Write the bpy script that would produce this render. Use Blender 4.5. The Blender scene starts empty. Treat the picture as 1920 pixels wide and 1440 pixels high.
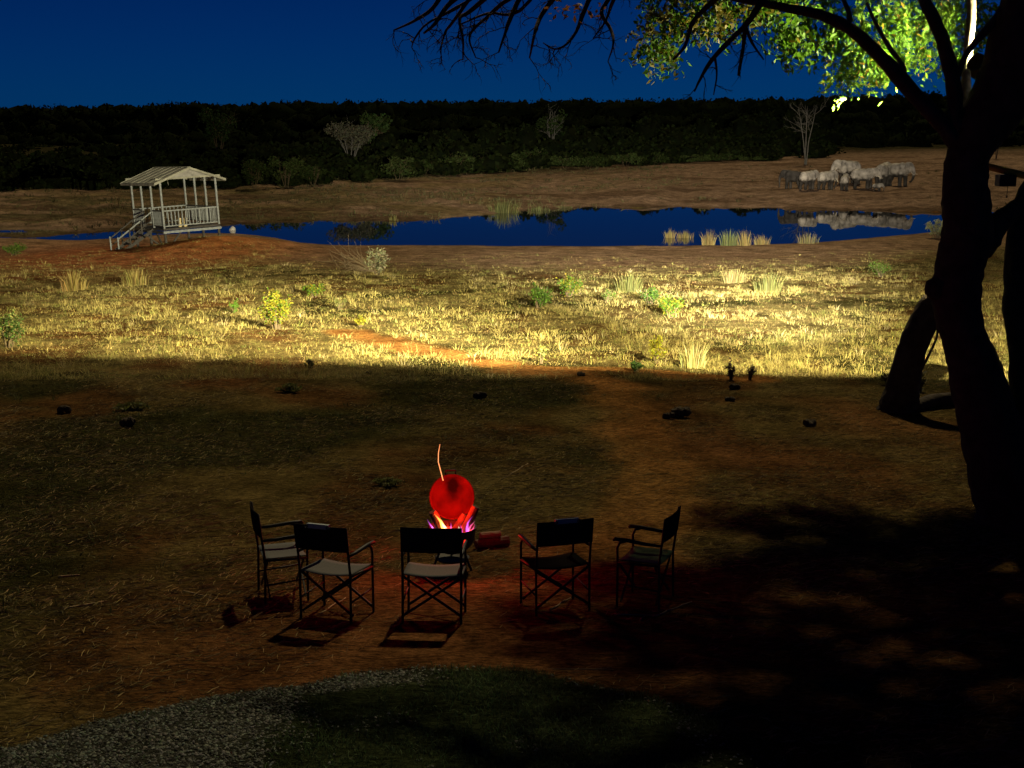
import bpy, bmesh, math, random
import numpy as np
from mathutils import Vector, Matrix, Quaternion
R = math.radians
random.seed(7)
rng = np.random.default_rng(7)
S = bpy.context.scene
COL = S.collection

# ------------------------------------------------------------------ camera, sky, moon, exposure
FPX, PW, PH, YH = 2667.0, 1920.0, 1440.0, 230.0       # focal length and frame in photo pixels, horizon row
CZ = 4.72                                            # eye height over the fireside ground
PITCH = math.atan((PH / 2 - YH) / FPX)
SP, CP = math.sin(PITCH), math.cos(PITCH)
cam = bpy.data.cameras.new('camera')
cam.sensor_width = 36.0
cam.lens = FPX / PW * 36.0
cam.clip_start, cam.clip_end = 0.1, 6000
cam_o = bpy.data.objects.new('camera', cam)
cam_o.location = (0, 0, CZ)
cam_o.rotation_euler = (math.pi / 2 - PITCH, 0, 0)
COL.objects.link(cam_o)
S.camera = cam_o

MOON_DIR = Vector((0.14, 0.66, 0.78)).normalized()    # towards the moon
MOON_STRENGTH = 1.6
SKY_STRENGTH = 0.06
w = bpy.data.worlds.new('World')
S.world = w
w.use_nodes = True
nt = w.node_tree
bg = nt.nodes['Background']
sky = nt.nodes.new('ShaderNodeTexSky')
sky.sky_type = 'NISHITA'
sky.sun_disc = False
sky.sun_elevation = math.asin(MOON_DIR.z)
sky.sun_rotation = math.atan2(MOON_DIR.x, MOON_DIR.y)
sky.air_density = 1.0
sky.dust_density = 0.3
sky.ozone_density = 4.0
tint = nt.nodes.new('ShaderNodeMix')
tint.data_type = 'RGBA'
tint.blend_type = 'MULTIPLY'
tint.inputs[0].default_value = 1.0
nt.links.new(sky.outputs[0], tint.inputs[6])
tint.inputs[7].default_value = (0.001, 0.072, 0.36, 1)  # night sky blue
# the glow low on the horizon dies away upwards, all round the sky: 1 / (1 + 10 z)
geo = nt.nodes.new('ShaderNodeTexCoord')
sep = nt.nodes.new('ShaderNodeSeparateXYZ'); nt.links.new(geo.outputs['Generated'], sep.inputs[0])
mxz = nt.nodes.new('ShaderNodeMath'); mxz.operation = 'MAXIMUM'; mxz.inputs[1].default_value = 0.0
nt.links.new(sep.outputs[2], mxz.inputs[0])
mad = nt.nodes.new('ShaderNodeMath'); mad.operation = 'MULTIPLY_ADD'; mad.inputs[1].default_value = 10.0; mad.inputs[2].default_value = 1.0
nt.links.new(mxz.outputs[0], mad.inputs[0])
inv = nt.nodes.new('ShaderNodeMath'); inv.operation = 'DIVIDE'; inv.inputs[0].default_value = 1.0
nt.links.new(mad.outputs[0], inv.inputs[1])
fade = nt.nodes.new('ShaderNodeMix'); fade.data_type = 'RGBA'; fade.blend_type = 'MULTIPLY'; fade.inputs[0].default_value = 1.0
nt.links.new(tint.outputs[2], fade.inputs[6]); nt.links.new(inv.outputs[0], fade.inputs[7])
nt.links.new(fade.outputs[2], bg.inputs['Color'])
bg.inputs['Strength'].default_value = SKY_STRENGTH

moon = bpy.data.lights.new('moon', 'SUN')
moon.energy = MOON_STRENGTH
moon.angle = R(1.6)
moon.color = (1.0, 0.80, 0.44)
moon_o = bpy.data.objects.new('moon', moon)
moon_o.rotation_euler = MOON_DIR.to_track_quat('Z', 'Y').to_euler()
moon_o.location = (3, 40, 60)
COL.objects.link(moon_o)

S.view_settings.view_transform = 'Standard'
S.view_settings.look = 'None'
S.view_settings.exposure = 0
S.view_settings.gamma = 1
S.render.engine = 'CYCLES'
S.cycles.max_bounces = 6
S.cycles.sample_clamp_indirect = 3

# ------------------------------------------------------------------ helpers
def ray(px, py):
    a, b = (px - PW / 2) / FPX, (py - PH / 2) / FPX
    return np.array([a, CP - b * SP, -SP - b * CP])

def at(px, py, Y):
    """point seen at a photo pixel, at the given distance Y in front of the camera"""
    d = ray(px, py)
    t = Y / d[1]
    return Vector((d[0] * t, Y, CZ + d[2] * t))

_perm = np.random.default_rng(3).random((256, 256))
def vnoise(x, y, seed=0):
    x = np.asarray(x, float) + seed * 17.31
    y = np.asarray(y, float) + seed * 9.77
    xi, yi = np.floor(x).astype(int), np.floor(y).astype(int)
    fx, fy = x - xi, y - yi
    fx, fy = fx * fx * (3 - 2 * fx), fy * fy * (3 - 2 * fy)
    p = lambda i, j: _perm[i & 255, j & 255]
    return (p(xi, yi) * (1 - fx) * (1 - fy) + p(xi + 1, yi) * fx * (1 - fy)
            + p(xi, yi + 1) * (1 - fx) * fy + p(xi + 1, yi + 1) * fx * fy) - 0.5

def fbm(x, y, seed=0, oct=3):
    s, a = 0, 1.0
    for k in range(oct):
        s = s + a * vnoise(np.asarray(x) * 2 ** k, np.asarray(y) * 2 ** k, seed + k)
        a *= 0.5
    return s

WATER = -2.34
def shore(pts):
    u, Y = [], []
    for px, py in pts:
        d = ray(px, py)
        t = (WATER - CZ) / d[2]
        u.append(d[0] / d[1]); Y.append(d[1] * t)
    return np.array(u), np.array(Y)
NEAR_U, NEAR_Y = shore([(-700, 440), (-100, 441), (40, 447), (110, 449), (160, 450), (235, 446), (300, 440), (380, 437), (440, 437), (480, 441), (520, 447), (560, 455), (620, 460), (760, 459),
                        (960, 461), (1240, 461), (1400, 459), (1520, 455), (1620, 447), (1720, 438), (1780, 431), (1850, 425), (1920, 423), (2600, 420)])
FAR_U, FAR_Y = shore([(-700, 439), (-100, 440), (40, 446), (90, 444), (120, 440), (170, 437), (235, 434), (300, 429), (380, 423), (440, 420), (520, 417), (640, 415), (720, 413), (800, 414), (860, 411),
                      (920, 404), (960, 397), (1010, 394), (1100, 389), (1250, 388), (1330, 391), (1420, 392), (1560, 394), (1760, 396), (1920, 397), (2600, 398)])

PROF_Y = np.array([-40, 0, 9, 13.06, 16, 22, 31, 45, 60, 78, 100])
PROF_Z = np.array([1.3, 0.86, 0.27, 0.0, -0.17, -0.42, -0.75, -1.2, -1.62, -2.1, -2.2])
GAZ = (-15.7, 76.0)
RISE_U = np.array([-.75, -.3, -.2, -.11, 0, .1, .24, .3, .75]); RISE_K = np.array([.003, .003, .0015, .008, .0115, .016, .020, .022, .022])

def sstep(a, b, x):
    t = np.clip((x - a) / (b - a), 0, 1)
    return t * t * (3 - 2 * t)

def hgt(x, y):
    x = np.asarray(x, float); y = np.asarray(y, float)
    yy = np.maximum(y, 1.0)
    u = np.clip(x / yy, -0.75, 0.75)
    Yn = np.interp(u, NEAR_U, NEAR_Y) + 0.5 * vnoise(u * 60, u * 0 + 3.3, 5)
    Yf = np.interp(u, FAR_U, FAR_Y) + 4.5 * fbm(u * 45, u * 0 + 7.3, 6, 3) * sstep(-0.3, -0.2, u)
    Yf = np.maximum(Yf, Yn + 0.2)
    base = np.interp(y, PROF_Y, PROF_Z)
    # near bank falls to the water line
    nb = WATER + np.clip((Yn - y), 0, 60) * 0.028 + 0.10 * sstep(0, 2.5, Yn - y)
    k = sstep(16, 2, Yn - y)
    near = base * (1 - k) + nb * k
    # pond bed
    bed = WATER - 0.5 * sstep(0, 5, np.minimum(y - Yn, Yf - y)) - 0.02
    # far bank
    df = y - Yf
    rise = np.clip(df, 0, 75) * np.interp(u, RISE_U, RISE_K) + np.clip(df - 75, 0, 120) * 0.017
    far = WATER + 0.14 * sstep(0, 2.0, df) + 0.22 * sstep(1, 9, df) + rise + 4.0 * sstep(300, 420, y) + 3.0 * sstep(420, 900, y)
    h = np.where(y < Yn, near, np.where(y < Yf, bed, far))
    # local mound below the pavilion and the earth bank left of it
    d2 = ((x - GAZ[0] - 0.6) / 4.6) ** 2 + ((y - GAZ[1] + 1.5) / 5.0) ** 2
    h = h + 0.85 * np.exp(-d2 * 1.2) * (y < Yn + 0.1)
    # unevenness, calmer round the fire
    out = sstep(1.5, 5.0, np.minimum(np.abs(y - Yn), np.abs(y - Yf))) * ((y < Yn) | (y > Yf))
    n1 = fbm(x / 3.1, y / 4.3, 11, 3) * 0.10 + fbm(x / 0.8, y / 0.8, 21, 2) * 0.035
    n2 = fbm(x / 11, y / 9, 31, 4) * 0.55
    amp_near = 0.30 + 0.70 * sstep(15, 32, y)
    h = h + n1 * amp_near * np.maximum(out, 0.25) + n2 * out * (0.05 + 0.30 * sstep(20, 60, y) + 0.35 * sstep(95, 150, y) * sstep(0.2, -0.05, u))
    h = h + fbm(x / 2.4, y / 1.7, 141, 3) * 0.30 * sstep(2, 8, df) * sstep(230, 150, y)
    # eroded gullies in the bank on the far left
    h = h - 0.7 * out * sstep(-0.16, -0.32, u) * sstep(85, 97, y) * sstep(150, 110, y) * np.maximum(0, vnoise(x / 6, y / 7, 44) * 2)
    return h

def gp(px, py):
    d = ray(px, py)
    Y = np.concatenate([np.arange(4, 60, 0.02), np.arange(60, 500, 0.2)])
    X = d[0] / d[1] * Y
    Z = CZ + d[2] / d[1] * Y
    below = np.nonzero(Z <= hgt(X, Y))[0]
    i = below[0] if len(below) else len(Y) - 1
    return Vector((X[i], Y[i], float(hgt(X[i], Y[i]))))

def pxm(y):
    """photo pixels per metre at distance y"""
    return FPX / (y * CP + 0.9)

# ---- materials
def mat(name, color, rough=0.8, attr=None, noise=None, bump=None, transl=0.0, metal=0.0, spec=0.3, coords='Object'):
    m = bpy.data.materials.new(name)
    m.use_nodes = True
    n = m.node_tree
    b = n.nodes['Principled BSDF']
    b.inputs['Roughness'].default_value = rough
    b.inputs['Metallic'].default_value = metal
    b.inputs['Specular IOR Level'].default_value = spec
    src = None
    if attr:
        a = n.nodes.new('ShaderNodeAttribute'); a.attribute_name = attr
        src = a.outputs['Color']
    else:
        b.inputs['Base Color'].default_value = (*color, 1)
    if noise:
        scale, amount = noise
        tc = n.nodes.new('ShaderNodeTexCoord')
        tx = n.nodes.new('ShaderNodeTexNoise')
        tx.inputs['Scale'].default_value = scale
        tx.inputs['Detail'].default_value = 6
        n.links.new(tc.outputs[coords], tx.inputs['Vector'])
        ramp = n.nodes.new('ShaderNodeMapRange')
        ramp.inputs[1].default_value = 0.3; ramp.inputs[2].default_value = 0.7
        ramp.inputs[3].default_value = 1 - amount; ramp.inputs[4].default_value = 1 + amount
        n.links.new(tx.outputs[0], ramp.inputs[0])
        mx = n.nodes.new('ShaderNodeMix'); mx.data_type = 'RGBA'; mx.blend_type = 'MULTIPLY'
        mx.inputs[0].default_value = 1
        if src: n.links.new(src, mx.inputs[6])
        else: mx.inputs[6].default_value = (*color, 1)
        n.links.new(ramp.outputs[0], mx.inputs[7])
        src = mx.outputs[2]
        if bump:
            bp = n.nodes.new('ShaderNodeBump')
            bp.inputs['Strength'].default_value = bump[0]; bp.inputs['Distance'].default_value = bump[1]
            n.links.new(tx.outputs[0], bp.inputs['Height'])
            n.links.new(bp.outputs[0], b.inputs['Normal'])
    if src: n.links.new(src, b.inputs['Base Color'])
    if transl:
        tr = n.nodes.new('ShaderNodeBsdfTranslucent')
        if src: n.links.new(src, tr.inputs['Color'])
        else: tr.inputs['Color'].default_value = (*color, 1)
        ms = n.nodes.new('ShaderNodeMixShader'); ms.inputs[0].default_value = transl
        n.links.new(b.outputs[0], ms.inputs[1]); n.links.new(tr.outputs[0], ms.inputs[2])
        n.links.new(ms.outputs[0], n.nodes['Material Output'].inputs['Surface'])
    return m

def emis(name, color, strength):
    m = bpy.data.materials.new(name); m.use_nodes = True
    n = m.node_tree
    n.nodes.remove(n.nodes['Principled BSDF'])
    e = n.nodes.new('ShaderNodeEmission')
    e.inputs[0].default_value = (*color, 1); e.inputs[1].default_value = strength
    n.links.new(e.outputs[0], n.nodes['Material Output'].inputs['Surface'])
    return m

# ---- mesh building
def link(name, me, m=None, parent=None, loc=None):
    o = bpy.data.objects.new(name, me)
    COL.objects.link(o)
    if m is not None and me is not None and not me.materials: me.materials.append(m)
    if parent is not None: o.parent = parent
    if loc is not None: o.location = loc
    return o

def tag(o, label=None, cat=None, group=None, kind=None):
    if label: o['label'] = label
    if cat: o['category'] = cat
    if group: o['group'] = group
    if kind: o['kind'] = kind
    return o

def empty(name, loc, rz=0.0):
    o = bpy.data.objects.new(name, None)
    o.location = loc; o.rotation_euler = (0, 0, rz)
    o.empty_display_size = 0.2
    COL.objects.link(o)
    return o

def np_mesh(name, V, F, colors=None, smooth=False):
    """V (n,3); F (m,k) all of one size, or list of arrays; colors per vertex (n,3)"""
    me = bpy.data.meshes.new(name)
    V = np.asarray(V, np.float32)
    Fs = F if isinstance(F, list) else [F]
    Fs = [np.asarray(f, np.int32) for f in Fs if len(f)]
    me.vertices.add(len(V)); me.vertices.foreach_set('co', V.ravel())
    nl = sum(f.size for f in Fs); nf = sum(len(f) for f in Fs)
    me.loops.add(nl); me.polygons.add(nf)
    me.loops.foreach_set('vertex_index', np.concatenate([f.ravel() for f in Fs]))
    tot = np.concatenate([np.full(len(f), f.shape[1], np.int32) for f in Fs])
    st = np.concatenate([[0], np.cumsum(tot)[:-1]]).astype(np.int32)
    me.polygons.foreach_set('loop_start', st)
    me.polygons.foreach_set('loop_total', tot)
    if smooth: me.polygons.foreach_set('use_smooth', np.ones(nf, bool))
    me.update(calc_edges=True)
    me.validate()
    if colors is not None:
        ca = me.color_attributes.new('Col', 'FLOAT_COLOR', 'POINT')
        c4 = np.ones((len(V), 4), np.float32); c4[:, :3] = colors
        ca.data.foreach_set('color', c4.ravel())
    return me

class MB:
    def __init__(self): self.v = []; self.f = []
    def add(self, vs, fs):
        o = len(self.v)
        self.v += [tuple(p) for p in vs]
        self.f += [tuple(i + o for i in f) for f in fs]
        return self
    def box(self, c, s, rot=None):
        c = Vector(c); hx, hy, hz = s[0] / 2, s[1] / 2, s[2] / 2
        vs = [Vector((x, y, z)) for x in (-hx, hx) for y in (-hy, hy) for z in (-hz, hz)]
        if rot is not None: vs = [rot @ p for p in vs]
        return self.add([p + c for p in vs], [(0, 1, 3, 2), (4, 6, 7, 5), (0, 4, 5, 1), (2, 3, 7, 6), (0, 2, 6, 4), (1, 5, 7, 3)])
    def bar(self, a, b, wdt, hgt_):
        a, b = Vector(a), Vector(b)
        d = b - a
        q = d.to_track_quat('X', 'Z').to_matrix()
        return self.box((a + b) / 2, (d.length, wdt, hgt_), q)
    def tube(self, pts, rad, n=8, wob=0.0, cap=True, rnd=random):
        pts = [Vector(p) for p in pts]
        rad = list(rad) if hasattr(rad, '__len__') else [rad] * len(pts)
        o = len(self.v)
        t0 = (pts[1] - pts[0]).normalized()
        nrm = t0.orthogonal().normalized()
        for i, p in enumerate(pts):
            t = (pts[min(i + 1, len(pts) - 1)] - pts[max(i - 1, 0)])
            t = t.normalized() if t.length > 1e-9 else t0
            nrm = (nrm - t * nrm.dot(t))
            nrm = nrm.normalized() if nrm.length > 1e-6 else t.orthogonal().normalized()
            bn = t.cross(nrm)
            for k in range(n):
                a = 2 * math.pi * k / n
                r = rad[i] * (1 + wob * (rnd.random() - 0.5) * 2)
                self.v.append(tuple(p + (nrm * math.cos(a) + bn * math.sin(a)) * r))
        for i in range(len(pts) - 1):
            for k in range(n):
                a, b = o + i * n + k, o + i * n + (k + 1) % n
                self.f.append((a, b, b + n, a + n))
        if cap:
            self.f.append(tuple(o + k for k in reversed(range(n))))
            e = o + (len(pts) - 1) * n
            self.f.append(tuple(e + k for k in range(n)))
        return self
    def lathe(self, prof, n=24, c=(0, 0, 0)):
        o = len(self.v); c = Vector(c)
        for r, z in prof:
            for k in range(n):
                a = 2 * math.pi * k / n
                self.v.append((c.x + r * math.cos(a), c.y + r * math.sin(a), c.z + z))
        for i in range(len(prof) - 1):
            for k in range(n):
                a, b = o + i * n + k, o + i * n + (k + 1) % n
                self.f.append((a, b, b + n, a + n))
        return self
    def mesh(self, name, smooth=False):
        me = bpy.data.meshes.new(name)
        me.from_pydata(self.v, [], self.f)
        if smooth:
            me.polygons.foreach_set('use_smooth', np.ones(len(me.polygons), bool))
        me.update()
        return me
    def build(self, name, m, parent=None, smooth=False, loc=None):
        return link(name, self.mesh(name, smooth), m, parent, loc)

def spline(pts, n):
    """Catmull-Rom through points"""
    P = [Vector(p) for p in pts]
    P = [P[0] * 2 - P[1]] + P + [P[-1] * 2 - P[-2]]
    out = []
    for i in range(1, len(P) - 2):
        for k in range(n):
            t = k / n
            a, b, c, d = P[i - 1], P[i], P[i + 1], P[i + 2]
            out.append(0.5 * ((2 * b) + (c - a) * t + (2 * a - 5 * b + 4 * c - d) * t * t + (3 * b - a - 3 * c + d) * t ** 3))
    out.append(P[-2])
    return out

def lin(vals, n):
    return [float(v) for v in np.interp(np.linspace(0, len(vals) - 1, n), np.arange(len(vals)), vals)]

def leaf_mesh(name, C, size, colors, droop=0.4, aspect=0.45, rs=rng, updir=None):
    """many small diamond leaves at centres C"""
    n = len(C)
    d = rs.normal(size=(n, 3))
    d[:, 2] = d[:, 2] * 0.6 - droop
    d /= np.linalg.norm(d, axis=1)[:, None]
    if updir is not None:
        d = d * 0.6 + updir; d /= np.linalg.norm(d, axis=1)[:, None]
    s = rs.normal(size=(n, 3)); s = np.cross(d, s); s /= np.linalg.norm(s, axis=1)[:, None] + 1e-9
    L = size * (0.6 + 0.8 * rs.random(n))[:, None]
    W = L * aspect
    nn = np.cross(d, s)
    V = np.empty((n, 4, 3))
    V[:, 0] = C - d * L / 2
    V[:, 1] = C + s * W / 2 + nn * W * 0.12
    V[:, 2] = C + d * L / 2
    V[:, 3] = C - s * W / 2 + nn * W * 0.12
    F = np.arange(n * 4).reshape(n, 4)
    return np_mesh(name, V.reshape(-1, 3), F, np.repeat(colors, 4, axis=0))

def blades_mesh(name, B, H, Wd, lean, colors, rs=rng):
    """upright grass blades: base points B, heights H, widths Wd, lean vectors (n,2)"""
    n = len(B)
    a = rs.random(n) * 2 * np.pi
    s = np.stack([np.cos(a), np.sin(a), np.zeros(n)], 1) * Wd[:, None] / 2
    up = np.zeros((n, 3)); up[:, 2] = H
    ln = np.zeros((n, 3)); ln[:, :2] = lean * H[:, None]
    V = np.empty((n, 5, 3))
    V[:, 0] = B - s; V[:, 1] = B + s
    mid = B + up * 0.58 + ln * 0.35
    V[:, 2] = mid - s * 0.75; V[:, 3] = mid + s * 0.75
    V[:, 4] = B + up * (1 - 0.18 * np.linalg.norm(lean, axis=1))[:, None] + ln
    i = np.arange(n)[:, None] * 5
    return np_mesh(name, V.reshape(-1, 3), [i + np.array([[0, 1, 3, 2]]), i + np.array([[2, 3, 4]])], np.repeat(colors, 5, axis=0))

def jitter(base, n, amt=0.25, rs=rng):
    b = np.array(base)[None, :]
    k = 1 + (rs.random((n, 1)) - 0.5) * 2 * amt
    return np.clip(b * k * (1 + (rs.random((n, 3)) - 0.5) * 0.25), 0, 1)

# ------------------------------------------------------------------ the ground
us = np.sinh(np.linspace(-1, 1, 460) * 2.2) / math.sinh(2.2) * 1.1
ys = [-18.0]
while ys[-1] < 2600:
    y_ = ys[-1]
    ys.append(y_ + (1.2 if y_ < 6 else 0.09 if y_ < 18 else 0.16 if y_ < 34 else 0.34 if y_ < 70 else 0.45 if y_ < 130 else 1.2 if y_ < 200 else 6 if y_ < 450 else 60))
ys = np.array(ys)
YY, UU = np.meshgrid(ys, us, indexing='ij')
XX = UU * (YY + 22)
ZZ = hgt(XX, YY)
TRAIL = np.array([gp(*p)[:2] for p in [(640, 622), (740, 645), (850, 668), (960, 690), (1090, 702), (1150, 722), (1180, 770), (1205, 840), (1245, 910), (1220, 985), (1130, 1050)]])
TRAIL2 = np.array([gp(*p)[:2] for p in [(960, 690), (1120, 692), (1300, 705), (1420, 712)]])
def poly_dist(x, y, P):
    d = np.full(np.shape(x), 1e9)
    for (ax, ay), (bx, by) in zip(P[:-1], P[1:]):
        vx, vy = bx - ax, by - ay
        t = np.clip(((x - ax) * vx + (y - ay) * vy) / (vx * vx + vy * vy), 0, 1)
        d = np.minimum(d, np.hypot(x - ax - t * vx, y - ay - t * vy))
    return d
def path_mask(x, y):
    d = np.minimum(poly_dist(x, y, TRAIL), poly_dist(x, y, TRAIL2) * 1.6)
    d = d + 0.5 * vnoise(x / 0.7, y / 0.9, 61)
    return sstep(1.0, 0.25, d)
# lawn and gravel edge in front of the deck
EDGE = np.array([gp(*p)[:2] for p in [(-500, 1480), (0, 1402), (160, 1362), (430, 1302), (600, 1275), (760, 1256), (900, 1250), (1050, 1262), (1200, 1298), (1350, 1350), (1480, 1415), (1560, 1500), (1700, 1600)]])
def lawn_mask(x, y):
    e = np.interp(x, EDGE[:, 0], EDGE[:, 1]) + 0.12 * vnoise(x / 0.35, y / 0.35, 71) + 0.35 * fbm(x / 0.9, y / 0.9, 72, 2)
    return sstep(-0.05, 0.06, e - y)
GRAV_EDGE = np.array([gp(*p)[:2] for p in [(520, 1440), (470, 1390), (440, 1335), (560, 1305), (780, 1268)]])
GX = float(gp(455, 1390).x)
def gravel_mask(x, y):
    e = np.interp(x, EDGE[:, 0], EDGE[:, 1])
    strip = sstep(0.42, 0.25, e - y) * sstep(-0.4, -1.2, x)
    g = np.maximum(sstep(GX + 0.35, GX - 0.1, x + 0.5 * vnoise(x / 0.5, y / 0.5, 73)), strip)
    return g * lawn_mask(x, y)

def ground_color(x, y):
    yy = np.maximum(y, 1.0); u = np.clip(x / yy, -.75, .75)
    Yn = np.interp(u, NEAR_U, NEAR_Y); Yf = np.interp(u, FAR_U, FAR_Y)
    def mix(a, b, t): return a * (1 - t[..., None]) + np.array(b) * t[..., None]
    c = np.zeros(x.shape + (3,)) + np.array((0.115, 0.060, 0.022))
    n = fbm(x / 1.6, y / 2.2, 81, 4); n2 = fbm(x / 5, y / 6, 91, 3)
    c = mix(c, (0.13, 0.095, 0.034), sstep(-0.25, 0.25, n))            # straw-strewn soil
    c = mix(c, (0.038, 0.040, 0.014), sstep(0.02, 0.30, n2) * 0.9)     # low green weeds
    c = mix(c, (0.17, 0.078, 0.030), sstep(0.15, 0.45, -n2) * 0.8)      # bare red earth
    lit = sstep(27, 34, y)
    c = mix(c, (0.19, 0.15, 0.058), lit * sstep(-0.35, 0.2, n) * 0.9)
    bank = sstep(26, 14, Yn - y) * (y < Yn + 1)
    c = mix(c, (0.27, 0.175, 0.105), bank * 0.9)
    red = np.exp(-(((x + 20) / 7) ** 2 + ((y - 72) / 9) ** 2))
    c = mix(c, (0.30, 0.105, 0.045), np.clip(red * 1.3, 0, 0.9) * (y < Yn + 2))
    gm = np.exp(-(((x - GAZ[0] - .3) / 4) ** 2 + ((y - GAZ[1] + 2.5) / 4) ** 2))
    c = mix(c, (0.36, 0.14, 0.045), np.clip(gm, 0, 0.85))
    far = (y > Yf - 1) * 1.0
    c = mix(c, (0.26, 0.175, 0.118), far)
    c = mix(c, (0.20, 0.15, 0.07), far * sstep(-0.2, 0.35, n2) * sstep(0.12, -0.05, u) * 0.8)
    c = mix(c, (0.085, 0.072, 0.034), far * sstep(0.02, -0.2, u) * sstep(-0.25, 0.2, fbm(x / 7, y / 5, 171, 3)) * 0.85)
    c = mix(c, (0.115, 0.072, 0.045), far * sstep(0.0, 0.35, fbm(x / 9, y / 2.6, 161, 3)) * 0.75)
    wet = sstep(2.2, 0.3, np.minimum(np.abs(y - Yn), np.abs(y - Yf))) * (y > Yn - 3)
    c = mix(c, (0.085, 0.055, 0.032), wet * 0.75)
    forest = sstep(158, 185, y) * sstep(0.12, 0.0, u) + sstep(205, 250, y)
    c = mix(c, (0.035, 0.032, 0.016), np.clip(forest, 0, 1))
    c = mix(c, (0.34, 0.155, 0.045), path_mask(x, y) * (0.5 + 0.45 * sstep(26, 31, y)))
    lw = lawn_mask(x, y)
    c = mix(c, (0.030, 0.040, 0.018), lw)
    c = mix(c, (0.055, 0.058, 0.048), gravel_mask(x, y))
    return np.clip(c, 0, 1)
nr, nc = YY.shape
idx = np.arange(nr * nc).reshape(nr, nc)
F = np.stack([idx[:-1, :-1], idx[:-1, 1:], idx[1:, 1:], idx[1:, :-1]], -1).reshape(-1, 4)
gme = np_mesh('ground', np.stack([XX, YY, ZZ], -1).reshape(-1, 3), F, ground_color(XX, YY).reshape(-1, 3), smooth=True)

def ground_material():
    m = bpy.data.materials.new('earth'); m.use_nodes = True
    n = m.node_tree; b = n.nodes['Principled BSDF']
    b.inputs['Roughness'].default_value = 1.0; b.inputs['Specular IOR Level'].default_value = 0.0
    a = n.nodes.new('ShaderNodeAttribute'); a.attribute_name = 'Col'
    tc = n.nodes.new('ShaderNodeTexCoord')
    def noise(scale, detail, sx=1, sy=1, rz=0):
        mp = n.nodes.new('ShaderNodeMapping'); mp.inputs['Scale'].default_value = (sx, sy, 1); mp.inputs['Rotation'].default_value = (0, 0, rz)
        n.links.new(tc.outputs['Object'], mp.inputs['Vector'])
        t = n.nodes.new('ShaderNodeTexNoise'); t.inputs['Scale'].default_value = scale; t.inputs['Detail'].default_value = detail
        t.inputs['Roughness'].default_value = 0.65
        n.links.new(mp.outputs[0], t.inputs['Vector'])
        return t.outputs[0]
    def mr(src, a0, a1, b0, b1):
        r = n.nodes.new('ShaderNodeMapRange')
        for i, v in enumerate((a0, a1, b0, b1)): r.inputs[i + 1].default_value = v
        n.links.new(src, r.inputs[0]); return r.outputs[0]
    def mul(x, y):
        mx = n.nodes.new('ShaderNodeMix'); mx.data_type = 'RGBA'; mx.blend_type = 'MULTIPLY'; mx.inputs[0].default_value = 1
        n.links.new(x, mx.inputs[6]); n.links.new(y, mx.inputs[7]); return mx.outputs[2]
    n1 = noise(1.1, 8); n2 = noise(9, 8, 1.0, 2.2, 0.2); n3 = noise(26, 6, 1.0, 3.0, -0.15)
    c = mul(a.outputs['Color'], mr(n1, 0.32, 0.68, 0.45, 1.55))
    c = mul(c, mr(n2, 0.32, 0.68, 0.25, 1.75))
    c = mul(c, mr(n3, 0.32, 0.68, 0.4, 1.6))
    n.links.new(c, b.inputs['Base Color'])
    b1 = n.nodes.new('ShaderNodeBump'); b1.inputs['Strength'].default_value = 1.0; b1.inputs['Distance'].default_value = 0.14
    n.links.new(n2, b1.inputs['Height'])
    b2 = n.nodes.new('ShaderNodeBump'); b2.inputs['Strength'].default_value = 0.8; b2.inputs['Distance'].default_value = 0.03
    n.links.new(n3, b2.inputs['Height']); n.links.new(b1.outputs[0], b2.inputs['Normal'])
    n.links.new(b2.outputs[0], b.inputs['Normal'])
    return m
tag(link('ground', gme, ground_material()), 'uneven brown earth and dry grass ground sloping to the pond', kind='structure')

# ------------------------------------------------------------------ the pond
def water_material():
    m = bpy.data.materials.new('pond_water'); m.use_nodes = True
    n = m.node_tree; b = n.nodes['Principled BSDF']
    b.inputs['Base Color'].default_value = (0.006, 0.010, 0.014, 1)
    b.inputs['Roughness'].default_value = 0.015; b.inputs['IOR'].default_value = 1.28
    b.inputs['Specular IOR Level'].default_value = 0.3
    tc = n.nodes.new('ShaderNodeTexCoord')
    t = n.nodes.new('ShaderNodeTexNoise'); t.inputs['Scale'].default_value = 0.5; t.inputs['Detail'].default_value = 3
    n.links.new(tc.outputs['Object'], t.inputs['Vector'])
    bp = n.nodes.new('ShaderNodeBump'); bp.inputs['Strength'].default_value = 0.10; bp.inputs['Distance'].default_value = 0.010
    n.links.new(t.outputs[0], bp.inputs['Height']); n.links.new(bp.outputs[0], b.inputs['Normal'])
    return m
tag(MB().add([(-75, 60, WATER), (75, 60, WATER), (75, 140, WATER), (-75, 140, WATER)], [(0, 1, 2, 3)]).build('water', water_material()),
    'still dark blue pond mirroring the sky', kind='structure')

# ------------------------------------------------------------------ foreground tree on the right
M_bark = mat('dark_bark', (0.045, 0.034, 0.024), 0.95, noise=(6, 0.5), bump=(1.0, 0.04))
M_bark2 = mat('twig_bark', (0.05, 0.038, 0.028), 0.9)
M_leaf = mat('leaf_green', (0.08, 0.12, 0.02), 0.55, attr='Col', transl=0.45)
TY = 17.2
def trunk_tube(pts, n=14, wob=0.05, sub=5):
    """pts: (px, py, radius in photo pixels, distance Y)"""
    P = [at(p[0], p[1], p[3]) for p in pts]
    rr = [p[2] / pxm(p[3]) for p in pts]
    sp = spline(P, sub)
    return sp, lin(rr, len(sp)), n, wob
def add_t(mb, t):
    mb.tube(t[0], t[1], t[2], t[3])

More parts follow.
